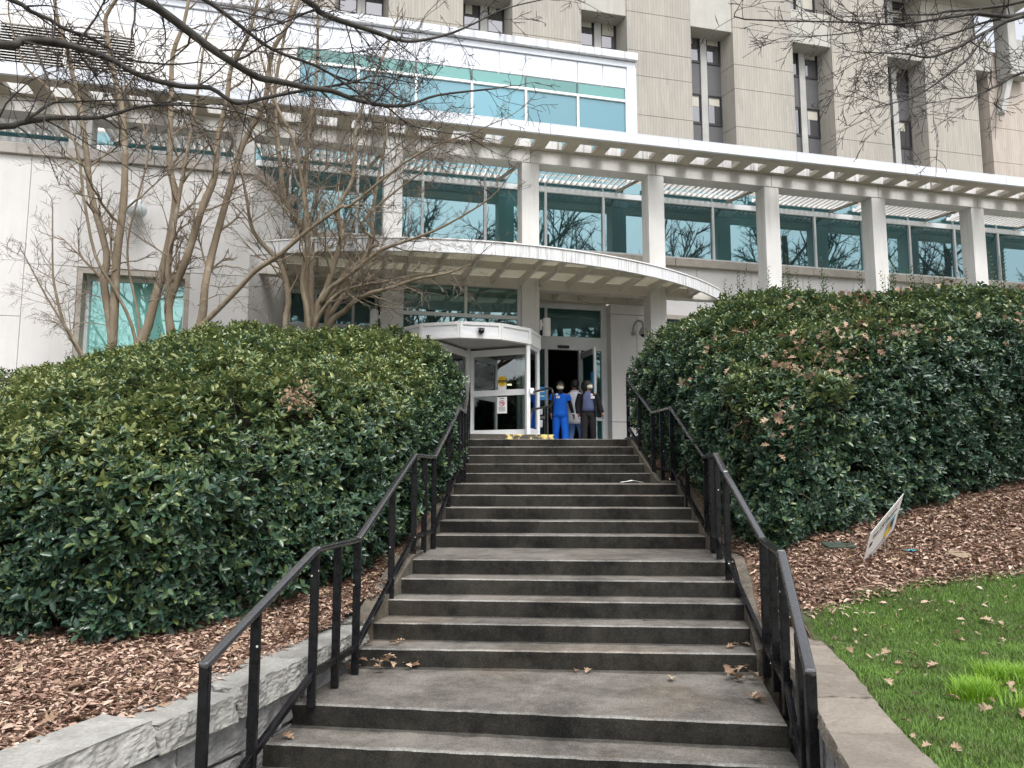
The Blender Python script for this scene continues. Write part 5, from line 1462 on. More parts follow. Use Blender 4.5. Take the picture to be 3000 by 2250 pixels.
LIMB_R = {
    'R1': [(5.25, 7.4, 4.68), (4.95, 7.27, 4.57), (4.59, 7.13, 4.51), (4.36, 7.0, 4.41), (4.05, 6.87, 4.29), (3.76, 6.73, 4.17), (3.4, 6.6, 4.07), (3.05, 6.47, 4.01), (2.04, 6.33, 3.95), (1.93, 6.2, 3.95)],
    'R2': [(5.11, 7.2, 4.53), (4.66, 7.09, 4.3), (4.4, 6.97, 4.13), (4.1, 6.86, 3.95), (3.85, 6.74, 3.83), (3.61, 6.63, 3.8), (3.34, 6.51, 3.74), (3.01, 6.4, 3.69)],
    'R3': [(4.93, 7.3, 4.56), (4.68, 7.22, 4.46), (4.43, 7.13, 4.33), (4.07, 7.05, 4.18), (3.87, 6.97, 4.08), (3.53, 6.88, 3.96), (3.19, 6.8, 3.81)],
    'R4': [(5.36, 7.6, 4.16), (4.98, 7.45, 3.94), (4.72, 7.3, 3.79), (4.47, 7.15, 3.65), (4.19, 7.0, 3.56)],
    'R5': [(4.61, 7.0, 4.25), (4.36, 6.93, 3.94), (4.16, 6.87, 3.77), (3.9, 6.8, 3.57), (3.68, 6.73, 3.43), (3.44, 6.67, 3.34), (3.28, 6.6, 3.27)],
    'R6': [(5.28, 7.4, 4.82), (4.8, 7.32, 4.69), (4.35, 7.24, 4.6), (4.19, 7.16, 4.52), (3.88, 7.08, 4.47), (3.61, 7.0, 4.45)],
    'R7': [(2.87, 6.6, 4.2), (3.11, 6.75, 4.19), (3.53, 6.9, 4.26)],
    'R8': [(3.35, 6.6, 4.07), (3.04, 6.45, 3.9), (2.58, 6.3, 3.77)],
}
MYR_L = {
    'a': [(-7.31, 13.6, 3.65), (-7.31, 13.51, 3.94), (-7.61, 13.42, 5.01), (-7.68, 13.34, 5.67), (-7.81, 13.25, 6.56), (-7.94, 13.16, 7.16), (-8.03, 13.08, 7.64), (-8.15, 12.99, 8.03), (-8.22, 12.9, 8.6)],
    'b': [(-7.0, 13.4, 3.32), (-7.04, 13.35, 3.84), (-6.95, 13.3, 4.76), (-6.95, 13.25, 5.69), (-7.03, 13.2, 6.53), (-7.22, 13.15, 7.3), (-7.34, 13.1, 7.95), (-7.33, 13.05, 8.22), (-7.08, 13.0, 8.6)],
    'c': [(-6.25, 13.5, 3.48), (-6.23, 13.51, 3.89), (-6.12, 13.52, 4.93), (-6.26, 13.54, 5.52), (-6.29, 13.55, 6.11), (-6.32, 13.56, 7.02), (-6.34, 13.58, 7.78), (-6.17, 13.59, 8.4), (-6.09, 13.6, 9.0)],
    'd': [(-5.86, 13.3, 3.29), (-5.74, 13.26, 3.82), (-5.53, 13.23, 4.59), (-5.3, 13.19, 5.23), (-5.26, 13.15, 5.93), (-5.11, 13.11, 6.64), (-5.04, 13.08, 7.26), (-4.77, 13.04, 7.77), (-4.57, 13.0, 8.57)],
    'e': [(-5.62, 13.6, 3.22), (-5.43, 13.54, 3.9), (-5.15, 13.49, 5.06), (-4.92, 13.43, 5.91), (-4.51, 13.37, 6.77), (-4.41, 13.31, 7.63), (-4.12, 13.26, 8.14), (-3.87, 13.2, 8.71)],
    'f': [(-7.26, 13.2, 3.54), (-7.28, 13.1, 3.77), (-7.5, 13.0, 4.82), (-7.58, 12.9, 5.54), (-7.77, 12.8, 6.05), (-7.99, 12.7, 6.57), (-8.44, 12.6, 7.02), (-8.71, 12.5, 7.87), (-8.64, 12.4, 8.21)],
    'g': [(-7.03, 13.7, 3.68), (-7.04, 13.71, 4.23), (-6.92, 13.72, 5.0), (-6.77, 13.74, 5.9), (-6.9, 13.75, 6.44), (-7.09, 13.76, 7.12), (-7.19, 13.78, 7.8), (-7.47, 13.79, 8.53), (-7.6, 13.8, 9.07)],
    'h': [(-5.75, 13.3, 2.25), (-5.44, 13.17, 2.5), (-4.85, 13.04, 3.04), (-4.42, 12.91, 3.44), (-3.99, 12.78, 3.68), (-3.45, 12.65, 4.09), (-2.87, 12.52, 4.45), (-2.69, 12.39, 4.43), (-1.81, 12.26, 5.1), (-1.18, 12.13, 5.39), (-0.62, 12.0, 5.52)],
    'w': [(-7.15, 13.0, 1.74), (-7.48, 12.91, 2.31), (-7.6, 12.83, 2.54), (-7.75, 12.74, 3.18), (-7.76, 12.66, 3.64), (-7.76, 12.57, 4.44), (-8.09, 12.49, 4.63), (-8.19, 12.4, 4.68)],
    'w2': [(-7.32, 13.1, 1.89), (-7.73, 13.05, 2.55), (-8.03, 13.0, 3.03), (-8.42, 12.95, 3.73), (-7.99, 12.9, 3.76), (-8.32, 12.85, 4.68), (-8.24, 12.8, 5.08)],
    'A': [(-7.0, 13.5, 1.1), (-7.09, 13.48, 1.92), (-7.08, 13.46, 2.3), (-7.18, 13.44, 2.88), (-7.37, 13.42, 3.44), (-7.5, 13.4, 3.86)],
    'Bk': [(-6.55, 13.5, 1.1), (-6.59, 13.5, 2.09), (-6.48, 13.5, 2.61), (-6.4, 13.5, 3.03), (-6.22, 13.5, 3.88)],
    'Ck': [(-5.99, 13.5, 1.1), (-6.04, 13.48, 2.19), (-6.12, 13.45, 2.94), (-6.14, 13.42, 3.58), (-6.01, 13.4, 3.86)],
    'Dk': [(-5.71, 13.4, 1.09), (-5.64, 13.38, 2.12), (-5.47, 13.35, 2.72), (-5.43, 13.32, 3.27), (-5.25, 13.3, 3.83)],
}
MYR_C = {
    'm1': [(-3.67, 13.6, 2.32), (-3.65, 13.57, 2.54), (-3.71, 13.53, 3.22), (-3.7, 13.5, 3.77), (-3.7, 13.47, 4.32), (-4.09, 13.43, 4.89), (-4.26, 13.4, 6.04), (-4.34, 13.37, 6.91), (-4.22, 13.33, 7.79), (-4.04, 13.3, 8.68)],
    'm2': [(-3.6, 13.7, 2.34), (-3.63, 13.72, 2.57), (-3.67, 13.75, 3.28), (-3.67, 13.78, 3.94), (-3.64, 13.8, 4.42), (-3.83, 13.82, 4.74), (-3.83, 13.85, 6.25), (-3.72, 13.88, 7.49), (-3.74, 13.9, 8.75)],
    'm3': [(-3.57, 13.5, 2.34), (-3.49, 13.44, 2.66), (-3.3, 13.38, 3.24), (-3.15, 13.31, 3.72), (-3.01, 13.25, 4.25), (-3.09, 13.19, 4.66), (-2.81, 13.12, 5.21), (-2.76, 13.06, 6.18), (-2.23, 13.0, 7.6)],
    'm4': [(-3.37, 13.7, 2.43), (-3.34, 13.68, 2.7), (-3.29, 13.65, 3.16), (-3.0, 13.62, 3.62), (-2.75, 13.6, 3.74), (-2.54, 13.58, 4.24), (-2.54, 13.55, 4.64), (-2.42, 13.52, 5.51), (-2.21, 13.5, 6.68)],
    'm5': [(-3.51, 13.4, 2.47), (-3.31, 13.27, 2.86), (-3.04, 13.13, 3.09), (-2.79, 13.0, 3.17), (-2.45, 12.87, 3.21), (-2.14, 12.73, 3.22), (-1.75, 12.6, 3.28)],
    'm6': [(-3.26, 13.5, 2.61), (-2.96, 13.36, 2.84), (-2.76, 13.22, 2.99), (-2.46, 13.09, 3.1), (-2.09, 12.95, 3.16), (-1.64, 12.81, 3.28), (-1.29, 12.68, 3.31), (-1.02, 12.54, 3.33), (-0.68, 12.4, 3.43)],
    'm7': [(-3.4, 13.4, 2.98), (-3.2, 13.28, 3.24), (-3.0, 13.16, 3.33), (-2.63, 13.03, 3.57), (-2.3, 12.91, 3.8), (-1.91, 12.79, 3.91), (-1.55, 12.67, 3.99), (-1.11, 12.54, 4.14), (-0.45, 12.42, 4.5), (-0.22, 12.3, 4.67)],
    'm8': [(-3.3, 13.6, 2.69), (-3.22, 13.56, 2.88), (-2.87, 13.51, 3.4), (-2.75, 13.47, 3.58), (-2.57, 13.42, 3.97), (-2.39, 13.38, 4.1), (-2.69, 13.33, 4.43), (-2.09, 13.29, 5.01), (-1.67, 13.24, 5.31), (-1.34, 13.2, 5.67)],
    'm9': [(-4.11, 13.8, 2.25), (-4.13, 13.83, 2.59), (-4.1, 13.86, 3.11), (-4.22, 13.89, 3.7), (-4.41, 13.91, 4.0), (-4.83, 13.94, 4.48), (-4.98, 13.97, 5.09), (-5.13, 14.0, 5.7)],
    'm10': [(-3.64, 13.4, 2.18), (-3.58, 13.32, 2.58), (-3.69, 13.25, 3.25), (-3.63, 13.18, 3.79), (-3.6, 13.1, 4.21), (-3.68, 13.02, 5.02), (-3.85, 12.95, 5.84), (-4.12, 12.88, 6.37), (-4.39, 12.8, 7.19)],
}

# ================================================================== BARE TREES
class Tree:
    def __init__(s, seed, loc, rmin=.0026):
        s.rmin = rmin
        s.r = random.Random(seed); s.o = Vector(loc); s.wood = MB(); s.fine = MB(); s.tips = MB()
    def seg(s, pts, r0, r1, n, mb=None, k=3):
        p = [Vector(q) - s.o for q in smooth_path(pts, k)]; m = len(p)
        rr = [r0 + (r1 - r0)*(i/(m-1)) for i in range(m)]
        if r0 > .012:   # knuckles and unevenness on the wood
            rr = [q*(1 + .10*mnoise.noise(Vector((i*.7, r0*90, s.r.random()*.3)))) for i, q in enumerate(rr)]
        (mb or s.wood).tube(p, rr, n, True); return [q + s.o for q in p]
    def grow(s, p, d, ln, rad, lvl, droop=0.0, wig=.22, up=.08, maxl=3, dens=1.0, spread=(28, 62)):
        n = max(4, int(5 + ln*3)); pts = [Vector(p)]; d = Vector(d).normalized()
        for i in range(n):
            d = (d + Vector((s.r.gauss(0, wig), s.r.gauss(0, wig), s.r.gauss(0, wig) + up - droop))*.6).normalized()
            pts.append(pts[-1] + d*ln/n)
        mb = s.wood if rad > .010 else s.fine
        sides = 6 if rad > .012 else (4 if rad > .006 else 3)
        o = [q - s.o for q in pts]; m = len(o)
        mb.tube(o, [max(rad*(1 - .78*i/(m-1)), s.rmin) for i in range(m)], sides, False)
        if lvl >= maxl: return
        nb = max(2, int((3.2 + ln*3.4)*dens*(1 if lvl > 0 else 1.15)))
        for i in range(nb):
            t = s.r.uniform(.18, .98); f = t*(m-1); j = min(int(f), m-2); q = pts[j].lerp(pts[j+1], f - j)
            dd = (pts[j+1] - pts[j]).normalized(); ax = dd.orthogonal().normalized(); ax.rotate(Matrix.Rotation(s.r.uniform(0, 6.283), 3, dd))
            nd = dd.copy(); nd.rotate(Matrix.Rotation(R(s.r.uniform(*spread)), 3, ax))
            s.grow(q, nd, ln*s.r.uniform(.28, .60)*(1.05 - .45*t), max(rad*s.r.uniform(.36, .55), s.rmin), lvl + 1, droop, wig, up, maxl, dens, spread)
    def limb(s, pts, r0, r1, side=8, ln=(.5, 1.1), n=8, droop=0.0, up=.08, maxl=2, dens=1.0, start=.12, tipgrow=True, sr=None, spread=(28, 62)):
        P = s.seg(pts, r0, r1, n); m = len(P)
        for i in range(side):
            t = start + (1 - start)*(i + s.r.random())/side; f = t*(m-1); j = min(int(f), m-2); q = P[j].lerp(P[j+1], f - j)
            dd = (P[j+1] - P[j]).normalized(); ax = dd.orthogonal().normalized(); ax.rotate(Matrix.Rotation(s.r.uniform(0, 6.283), 3, dd))
            nd = dd.copy(); nd.rotate(Matrix.Rotation(R(s.r.uniform(*spread)), 3, ax))
            rr = (r0 + (r1 - r0)*t)*s.r.uniform(.25, .5)
            s.grow(q, nd, s.r.uniform(*ln)*(1.1 - .4*t), min(max(rr, .003), sr or .03), 1, droop, .2, up, maxl, dens, spread)
        if tipgrow:
            s.grow(P[-1], P[-1] - P[-2], s.r.uniform(*ln)*.9, r1*.95, 1, droop, .2, up, maxl, dens, spread)
        return P
    def done(s, name, label, cat, mw, mf, group=None):
        o = empty(name, tuple(s.o), 0, label, cat, group)
        s.wood.build('trunk', mw, o, smooth=True); s.fine.build('crown', mf, o)
        return o
# ---- left crape myrtle (several stems from one stool behind the hedge)
t = Tree(1, (-6.3, 13.5, .5))
S_ = MYR_L
kw = dict(side=15, ln=(.7, 1.6), up=.05, maxl=3, dens=.95, start=.30)
def stool(x): return [(-6.35 + .6*(x + 6.35), 13.5, .4)]
t.limb(stool(-7.0) + S_['A'][1:4] + [(-7.30, 13.45, 3.45)] + S_['a'][1:], .090, .026, **kw)
t.limb(stool(-7.0) + S_['A'][1:3] + [(-7.05, 13.4, 2.9)] + S_['b'][1:], .095, .030, **kw)
t.limb(stool(-6.5) + S_['Bk'][1:4] + S_['c'][1:], .095, .030, **kw)
t.limb(stool(-6.0) + S_['Ck'][1:3] + [(-5.93, 13.38, 3.45)] + S_['d'][1:], .090, .028, **kw)
t.limb(stool(-6.0) + S_['Ck'][1:4] + [(-6.08, 13.4, 4.3), (-5.95, 13.4, 5.4), (-5.75, 13.3, 6.6), (-5.6, 13.2, 7.8)], .080, .018, **kw)
t.limb(stool(-5.7) + S_['Dk'][1:4] + S_['e'][1:], .088, .030, **kw)
t.limb(stool(-6.5) + [(-6.62, 13.5, 1.9), (-6.75, 13.45, 2.6), (-7.0, 13.3, 3.2)] + S_['f'][1:], .036, .010, **kw)
t.limb(stool(-6.5) + [(-6.6, 13.5, 2.0), (-6.72, 13.6, 2.8), (-6.95, 13.65, 3.6)] + S_['g'][1:], .026, .008, **kw)
t.limb([(-6.0, 13.45, 1.4)] + S_['h'], .058, .012, side=14, ln=(.5, 1.3), up=.05, maxl=3, dens=.9, start=.40)
t.limb([(-6.6, 13.2, 1.2)] + S_['w'][:6], .042, .010, side=12, ln=(.4, .9), up=.0, maxl=3, dens=.9, start=.3)
t.limb([(-6.6, 13.2, 1.2)] + S_['w2'][:4], .034, .010, side=12, ln=(.4, .9), up=.0, maxl=3, dens=.9, start=.35)
for (p, d) in (((-7.2, 13.4, 2.6), (-1, -.3, .25)), ((-7.3, 13.4, 3.1), (-1, -.2, .1)), ((-6.4, 13.3, 3.0), (.6, -.5, .2)), ((-5.5, 13.2, 2.9), (1, -.2, .35)), ((-6.1, 13.3, 2.8), (.2, -.8, .1)), ((-7.6, 12.9, 3.2), (-1, -.2, -.1)), ((-5.4, 13.2, 3.3), (.9, -.1, -.2)), ((-7.0, 13.3, 3.6), (-.8, -.4, .1)), ((-5.2, 13.2, 3.6), (.8, -.3, .1))):
    t.grow(p, d, 1.2, .012, 1, 0, .34, -.01, 3, 1.3, (30, 75))
t.done('crape_myrtle', 'bare tan many stemmed tree behind the left hedge, before the blank wall', 'tree', M['myrtle'], M['myrtle_twig'])
# ---- centre crape myrtle
t = Tree(2, (-3.6, 13.7, .5))
S_ = MYR_C
for k, r0 in (('m1', .070), ('m2', .064), ('m3', .068), ('m4', .062), ('m9', .072), ('m10', .05)):
    q = S_[k]; b0 = (-3.6 + .5*(q[0][0] + 3.6), 13.7, .4)
    t.limb([b0] + q[1:], r0, .022, side=17, ln=(.7, 1.6), up=.05, maxl=3, dens=.95, start=.30)
for k, r0 in (('m5', .045), ('m6', .060), ('m7', .050), ('m8', .058)):
    q = S_[k]
    pre = [(-3.55, 13.6, 1.6)] if k in ('m6', 'm8', 'm5') else []
    t.limb(pre + q, r0, .010, side=20, ln=(.45, 1.2), up=.05, maxl=3, dens=1.1, start=.25)
for i in range(30):
    t.grow((-3.6 + t.r.uniform(-.9, 1.6), 13.4 + t.r.uniform(-.3, .3), t.r.uniform(4.4, 6.4)), (t.r.uniform(-.3, .9), t.r.uniform(-.3, .1), t.r.uniform(.3, 1)), t.r.uniform(1.3, 2.1), .012, 1, 0, .25, .04, 3, 1.15, (22, 60))
t.done('crape_myrtle', 'bare tan many stemmed tree before the doors, twigs fanning across the sunroom glass', 'tree', M['myrtle'], M['myrtle_twig'])
# ---- overhanging tree, trunk left of the frame
t = Tree(3, (-6.6, 4.2, -1.1))
S_ = LIMB_L
tr = t.seg([(-6.6, 4.2, -1.3), (-6.55, 4.2, .5), (-6.5, 4.25, 2.2), (-6.4, 4.3, 4.2), (-6.5, 4.2, 6.5), (-6.3, 4.0, 9.0)], .26, .09, 14)
kw = dict(side=22, ln=(.35, 1.0), n=8, droop=.02, up=.0, maxl=3, dens=.85, start=.10, spread=(30, 70), sr=.009)
t.limb([(-6.48, 4.26, 2.4), (-5.6, 4.5, 2.75), (-4.6, 4.85, 2.98)] + S_['B1'], .034, .009, **kw)
t.limb([(-6.4, 4.3, 4.3), (-5.4, 4.4, 4.25), (-4.2, 4.6, 3.9), (-3.2, 4.8, 3.55)] + S_['B2'], .044, .007, **dict(kw, side=28))
t.limb([(-6.42, 4.3, 3.6), (-5.4, 4.8, 3.7), (-4.5, 5.1, 3.65)] + S_['B3'], .022, .006, **kw)
t.limb([(-6.4, 4.3, 4.9), (-5.2, 4.8, 4.8), (-3.9, 5.2, 4.35), (-3.0, 5.45, 3.95)] + S_['B4'], .024, .005, **dict(kw, side=26))
t.limb([(-6.5, 4.25, 2.0), (-5.6, 4.7, 2.2), (-4.5, 5.1, 2.38)] + S_['B5'], .030, .006, **kw)
t.limb(S_['B5b'], .011, .005, **dict(kw, side=8))
t.limb([(-6.4, 4.2, 5.6), (-5.2, 4.6, 5.7), (-3.8, 5.2, 5.1), (-2.6, 5.6, 4.3)] + S_['B6'], .034, .005, **dict(kw, side=26))
t.limb([S_['B4'][6]] + S_['B7'][1:], .010, .005, **dict(kw, side=9))
for (p, d, l) in (((-6.4, 4.2, 5.0), (-.5, -1, .6), 3.2), ((-6.5, 4.2, 6.4), (.6, -1, .6), 3.4), ((-6.4, 4.1, 7.2), (-1, .2, .8), 3.0), ((-6.4, 4.1, 7.8), (.8, .4, 1), 2.6), ((-6.3, 4.0, 8.8), (0, -.3, 1), 2.6), ((-6.5, 4.2, 3.4), (-1, -.6, .4), 3.0)):
    t.grow(p, d, l, .05, 0, 0, .14, .05, 3, .8)
t.done('shade_tree', 'dark bare tree whose limbs hang into the picture from the upper left', 'tree', M['bark_dark'], M['twig_dark'])
# ---- overhanging tree on the right
t = Tree(5, (8.6, 6.2, -.8))
S_ = LIMB_R
t.seg([(8.6, 6.2, -1.2), (8.6, 6.2, 1.0), (8.5, 6.25, 3.0), (8.6, 6.3, 5.0), (8.4, 6.2, 7.5), (8.5, 6.1, 9.5)], .24, .08, 14)
kw = dict(side=17, ln=(.35, 1.0), n=7, droop=.02, up=.0, maxl=3, dens=.8, start=.25, spread=(28, 65), sr=.008)
t.limb([(8.5, 6.25, 4.2), (7.3, 6.7, 4.7), (6.2, 7.1, 4.8)] + S_['R1'], .028, .004, **dict(kw, side=22))
t.limb([(8.5, 6.25, 4.0), (7.3, 6.6, 4.45), (6.2, 7.0, 4.65)] + S_['R2'], .028, .004, **dict(kw, side=22))
t.limb(S_['R3'], .013, .004, **kw)
t.limb([(8.5, 6.25, 3.6), (7.3, 6.9, 4.1), (6.2, 7.4, 4.25)] + S_['R4'], .022, .005, **kw)
t.limb(S_['R5'], .012, .004, **kw)
t.limb([(8.5, 6.25, 4.6), (7.3, 6.8, 5.0), (6.2, 7.2, 5.0)] + S_['R6'], .024, .005, **kw)
t.limb(S_['R7'], .008, .004, **dict(kw, side=6)); t.limb(S_['R8'], .008, .004, **dict(kw, side=7))
for (p, d, l) in (((8.5, 6.2, 4.6), (.5, -1, .6), 3.2), ((8.5, 6.2, 5.6), (-.6, -1, .7), 3.4), ((8.5, 6.1, 6.6), (1, .2, .8), 3.0), ((8.4, 6.2, 7.2), (-.6, .6, 1), 2.8), ((8.5, 6.1, 9.2), (0, -.3, 1), 2.6)):
    t.grow(p, d, l, .05, 0, 0, .14, .05, 3, .8)
t.done('shade_tree', 'dark bare tree whose slender limbs reach in from the upper right', 'tree', M['bark_dark'], M['twig_dark'])

# ---- bare trees across the path behind the viewer: they show only as reflections in the glass
t = Tree(9, (0, 0, 0))
t.seg([(0, 0, -.2), (.1, 0, 2.2), (0, .1, 4.5), (.15, 0, 7), (.1, -.1, 10)], .30, .10, 12)
for i in range(11):
    a = i*2.4; z = 3.2 + i*.62
    t.grow((.05, 0, z), (math.cos(a), math.sin(a), .85), 5.2 - i*.20, .11 - i*.005, 0, 0, .12, .06, 3, .85, (25, 55))
mt_ = t.done('mirrored_tree', 'bare tree standing across the path, seen only as a reflection in the windows', 'tree', M['bark_dark'], M['twig_dark'], 'bare trees mirrored in the glass')
for i, (x, y, rz, sc_) in enumerate(((9.0, -11.0, .3, 1.7), (17.0, -9.5, 1.9, 1.8), (25.0, -7.0, 3.5, 1.7), (34.0, -4.0, 5.0, 1.9), (3.0, -15.0, 4.1, 1.8), (44.0, 1.0, 2.2, 1.8))):
    o = mt_ if i == 0 else copy_tree(mt_)
    o.location = (x, y, -2.18); o.rotation_euler = (0, 0, rz); o.scale = (sc_, sc_, sc_)

# ================================================================== YARD SIGN
P0 = Vector((2.98, 6.501, -.499))*1.09; A = Vector((.45, .283, .337)); C_ = Vector((.049, .321, -.337))
C_ = (C_ - A.normalized()*C_.dot(A.normalized())).normalized()*.49
A = A.normalized()*.66
ys_ = empty('yard_sign', (3.42, 7.4, -.82), 0, 'white corrugated yard sign tilted over in the mulch before the right hedge', 'yard sign')
nx_, ny_ = A.normalized(), -C_.normalized(); nz_ = nx_.cross(ny_)
mt = Matrix(((nx_.x, ny_.x, nz_.x, 0), (nx_.y, ny_.y, nz_.y, 0), (nx_.z, ny_.z, nz_.z, 0), (0, 0, 0, 1)))
cen = P0 + A/2 + C_/2
face = -1 if nz_.y > 0 else 1
mt.translation = cen - Vector(ys_.location)
def on_sign(x, y, off=.0035):
    m = mt.copy(); m.translation = mt.translation + nx_*x + ny_*y + nz_*off*face
    return m
b_ = MB(); card(b_, on_sign(0, 0, 0), .66, .49, .003*face); pnl = b_.build('sign_panel', M['sign_white'], ys_)
if face > 0:
    text_mesh('Run-Off Election', .072, M['ink'], 'sign_text', pnl, on_sign(0, .115, .0045))
b_ = MB()
for (x, y, w_) in ((-.10, .175, .30), (.16, .175, .18), (0, .066, .42)): card(b_, on_sign(x, y, .004), w_, .012, .0008)
for y in (-.175, -.20): card(b_, on_sign(-.06, y, .004), .38, .010, .0008)
b_.build('small_print', M['ink_grey'], pnl)
b_ = MB(); card(b_, on_sign(.16, -.07, .004), .20, .21, .0008); b_.build('picture_background', M['ink_sky'], pnl)
b_ = MB(); card(b_, on_sign(.14, -.125, .0055), .15, .09, .0008); b_.build('yellow_shape', M['ink_yellow'], pnl)
b_ = MB(); card(b_, on_sign(.12, -.02, .0055), .075, .085, .0008, True); b_.build('orange_disc', M['ink_orange'], pnl)
b_ = MB(); card(b_, on_sign(.20, -.06, .006), .06, .10, .0008); card(b_, on_sign(-.25, .03, .005), .055, .055, .0008); b_.build('dark_patch', M['ink'], pnl)
b_ = MB()
q = cen - Vector(ys_.location)
for sx in (-.14, .14):
    a = q + nx_*sx - ny_*.15 - nz_*.008*face; e = a + (-ny_)*.22
    e = Vector((a.x - .06, a.y - .06, zr(a.x + 3.42, a.y + 7.4) - ys_.location.z - .1))
    b_.tube([a, e], .004, 5)
b_.tube([q + nx_*.02 - ny_*.30, q + nx_*.06 - ny_*.24], .003, 4)
b_.build('wire_stake', M['wire'], ys_)
# small things lying in the right bed
o = MB().lathe([(.0, 0), (.095, 0), (.10, .012), (.09, .020), (.0, .022)], (0, 0, 0), 24).build('valve_cover', M['valve'], None); o.location = (4.25, 7.45, zr(4.25, 7.45) + .004); o.rotation_euler = (R(14), 0, 0); tag(o, 'round tan valve lid lying in the mulch right of the yard sign', 'valve cover')
o = MB().box(-.15, .15, -.07, .07, 0, .03).build('valve_box_cover', M['valve_green'], None, bevel=.01); o.location = (3.22, 7.72, zr(3.22, 7.72) + .0); o.rotation_euler = (R(14), 0, R(8)); tag(o, 'dark green valve box lid half hidden behind the yard sign', 'valve cover')
wb = MB(); vs = [(.09*(i/5 - .5), .05*(j/3 - .5), .018 + .018*mnoise.noise(Vector((i*.8, j*.8, 4)))) for i in range(6) for j in range(4)]
wb.add(vs, [(i*4+j, i*4+j+1, i*4+j+5, i*4+j+4) for i in range(5) for j in range(3)]); o = wb.build('wrapper', M['wrapper'], None); o.location = (3.84, 7.55, zr(3.84, 7.55) + .012); sf = o.modifiers.new('thickness', 'SOLIDIFY'); sf.thickness = .004
tag(o, 'small crumpled bright blue wrapper in the mulch', 'litter')

# ================================================================== PEOPLE
def skin_body(name, V, E, Rd, mat, parent, root=0):
    me = bpy.data.meshes.new(name); me.from_pydata(V, E, []); me.update()
    o = bpy.data.objects.new(name, me); COL.objects.link(o); o.parent = parent
    me.materials.append(mat)
    md = o.modifiers.new('skin', 'SKIN'); md.use_smooth_shade = True
    for i, r in enumerate(Rd):
        sv = me.skin_vertices[0].data[i]; sv.radius = (r, r) if not hasattr(r, '__len__') else r; sv.use_root = (i == root)
    sb = o.modifiers.new('subsurf', 'SUBSURF'); sb.levels = 1; sb.render_levels = 2
    return o
def person(loc, yaw, H, label, skin, arms, legs, head_yaw):
    """arms: {side: (elbow, wrist)}, legs: {side: (knee, ankle)}; unit body, faces -Y, x = the person's image right"""
    root = empty('person', loc, yaw, label, 'person')
    S = H
    V, E, Rd = [], [], []
    def add(p, r, par=None):
        V.append(tuple(c*S for c in p)); Rd.append(r*S if not hasattr(r, '__len__') else tuple(q*S for q in r))
        if par is not None: E.append((par, len(V) - 1))
        return len(V) - 1
    pel = add((0, 0, .53), (.085, .06)); sp = add((0, .0, .63), (.075, .052), pel); ch = add((0, 0, .74), (.088, .058), sp); nb = add((0, .005, .82), (.04, .036), ch)
    nk = add((0, 0, .86), .031, nb)
    cy, sy = math.cos(head_yaw), math.sin(head_yaw)
    hr = lambda x, y, z: (x*cy - y*sy, x*sy + y*cy, z)
    jw = add(hr(0, -.012, .892), (.040, .044), nk); fc = add(hr(0, -.006, .93), (.050, .058), jw); cr_ = add(hr(0, .004, .968), (.044, .050), fc)
    add(hr(0, -.070, .918), .010, fc)                                     # nose
    for sx in (-1, 1): add(hr(sx*.056, .008, .925), .010, fc)             # ears
    for sx in (-1, 1):
        el, wr = arms[sx]
        sh = add((sx*.105, 0, .80), .036, ch); e = add(el, .026, sh); w = add(wr, .019, e)
        d = (Vector(wr) - Vector(el)).normalized(); out = Vector((sx, 0, 0)); fw = Vector((0, -1, 0))
        pm = Vector(wr) + d*.038; p = add(pm, (.020, .014), w)
        for k, ln in enumerate((.040, .046, .043, .033)):
            b0 = pm + d*.018 + fw*(.018 - .012*k); f1 = b0 + d*ln*.5 - out*.004; f2 = b0 + d*ln*.9 - out*.014
            a = add(b0, .0058, p); b_ = add(f1, .0052, a); add(f2, .0046, b_)
        th0 = Vector(wr) + d*.018 + fw*.018; a = add(th0, .0065, w); add(th0 + d*.026 + fw*.016, .0052, a)
    for sx in (-1, 1):
        kn, an = legs[sx]
        hp = add((sx*.052, 0, .50), .056, pel); k = add(kn, .038, hp); a = add(an, .026, k); add((an[0] + sx*.006, an[1] - .075, an[2] - .018), (.022, .016), a)
    skin_body('body', V, E, Rd, M[skin], root)
    return root, S, hr
def limb_tube(mb, pts, rr, S, n=10, nz=0): mb.tube([Vector(p)*S for p in smooth_path(pts, 4)], [S*float(np.interp(i/(len(pts)*4 - 4), np.linspace(0, 1, len(rr)), rr)) for i in range((len(pts) - 1)*4 + 1)], n)
def trousers(root, S, legs, mat, flare, name='trousers', waist=.60):
    m = MB(); m.loft([(0, 0, z*S, rx*S, ry*S) for z, rx, ry in ((.455, .085, .062), (.50, .100, .072), (.55, .098, .070), (waist, .086, .062))], 16)
    for sx in (-1, 1):
        kn, an = legs[sx]; foot = (an[0], an[1], max(an[2] - .022, .012))
        limb_tube(m, [(sx*.050, 0, .51), ((sx*.05 + kn[0])/2, kn[1]*.5, .39), kn, ((kn[0]+foot[0])/2, (kn[1]+foot[1])/2, (kn[2]+foot[2])/2), foot], (.066, .062, .052, .050, flare), S, 12)
    return m.build(name, mat, root, smooth=True)
def shoes(root, S, legs):
    for sx in (-1, 1):
        an = legs[sx][1]; m = MB(); m.loft([(an[0]*S, (an[1] - .030)*S, (an[2] - .036 + z)*S, rx*S, ry*S) for z, rx, ry in ((0, .028, .068), (.012, .030, .070), (.026, .026, .058), (.036, .018, .034))], 14)
        m.build('shoe', M['shoe'], root, smooth=True)
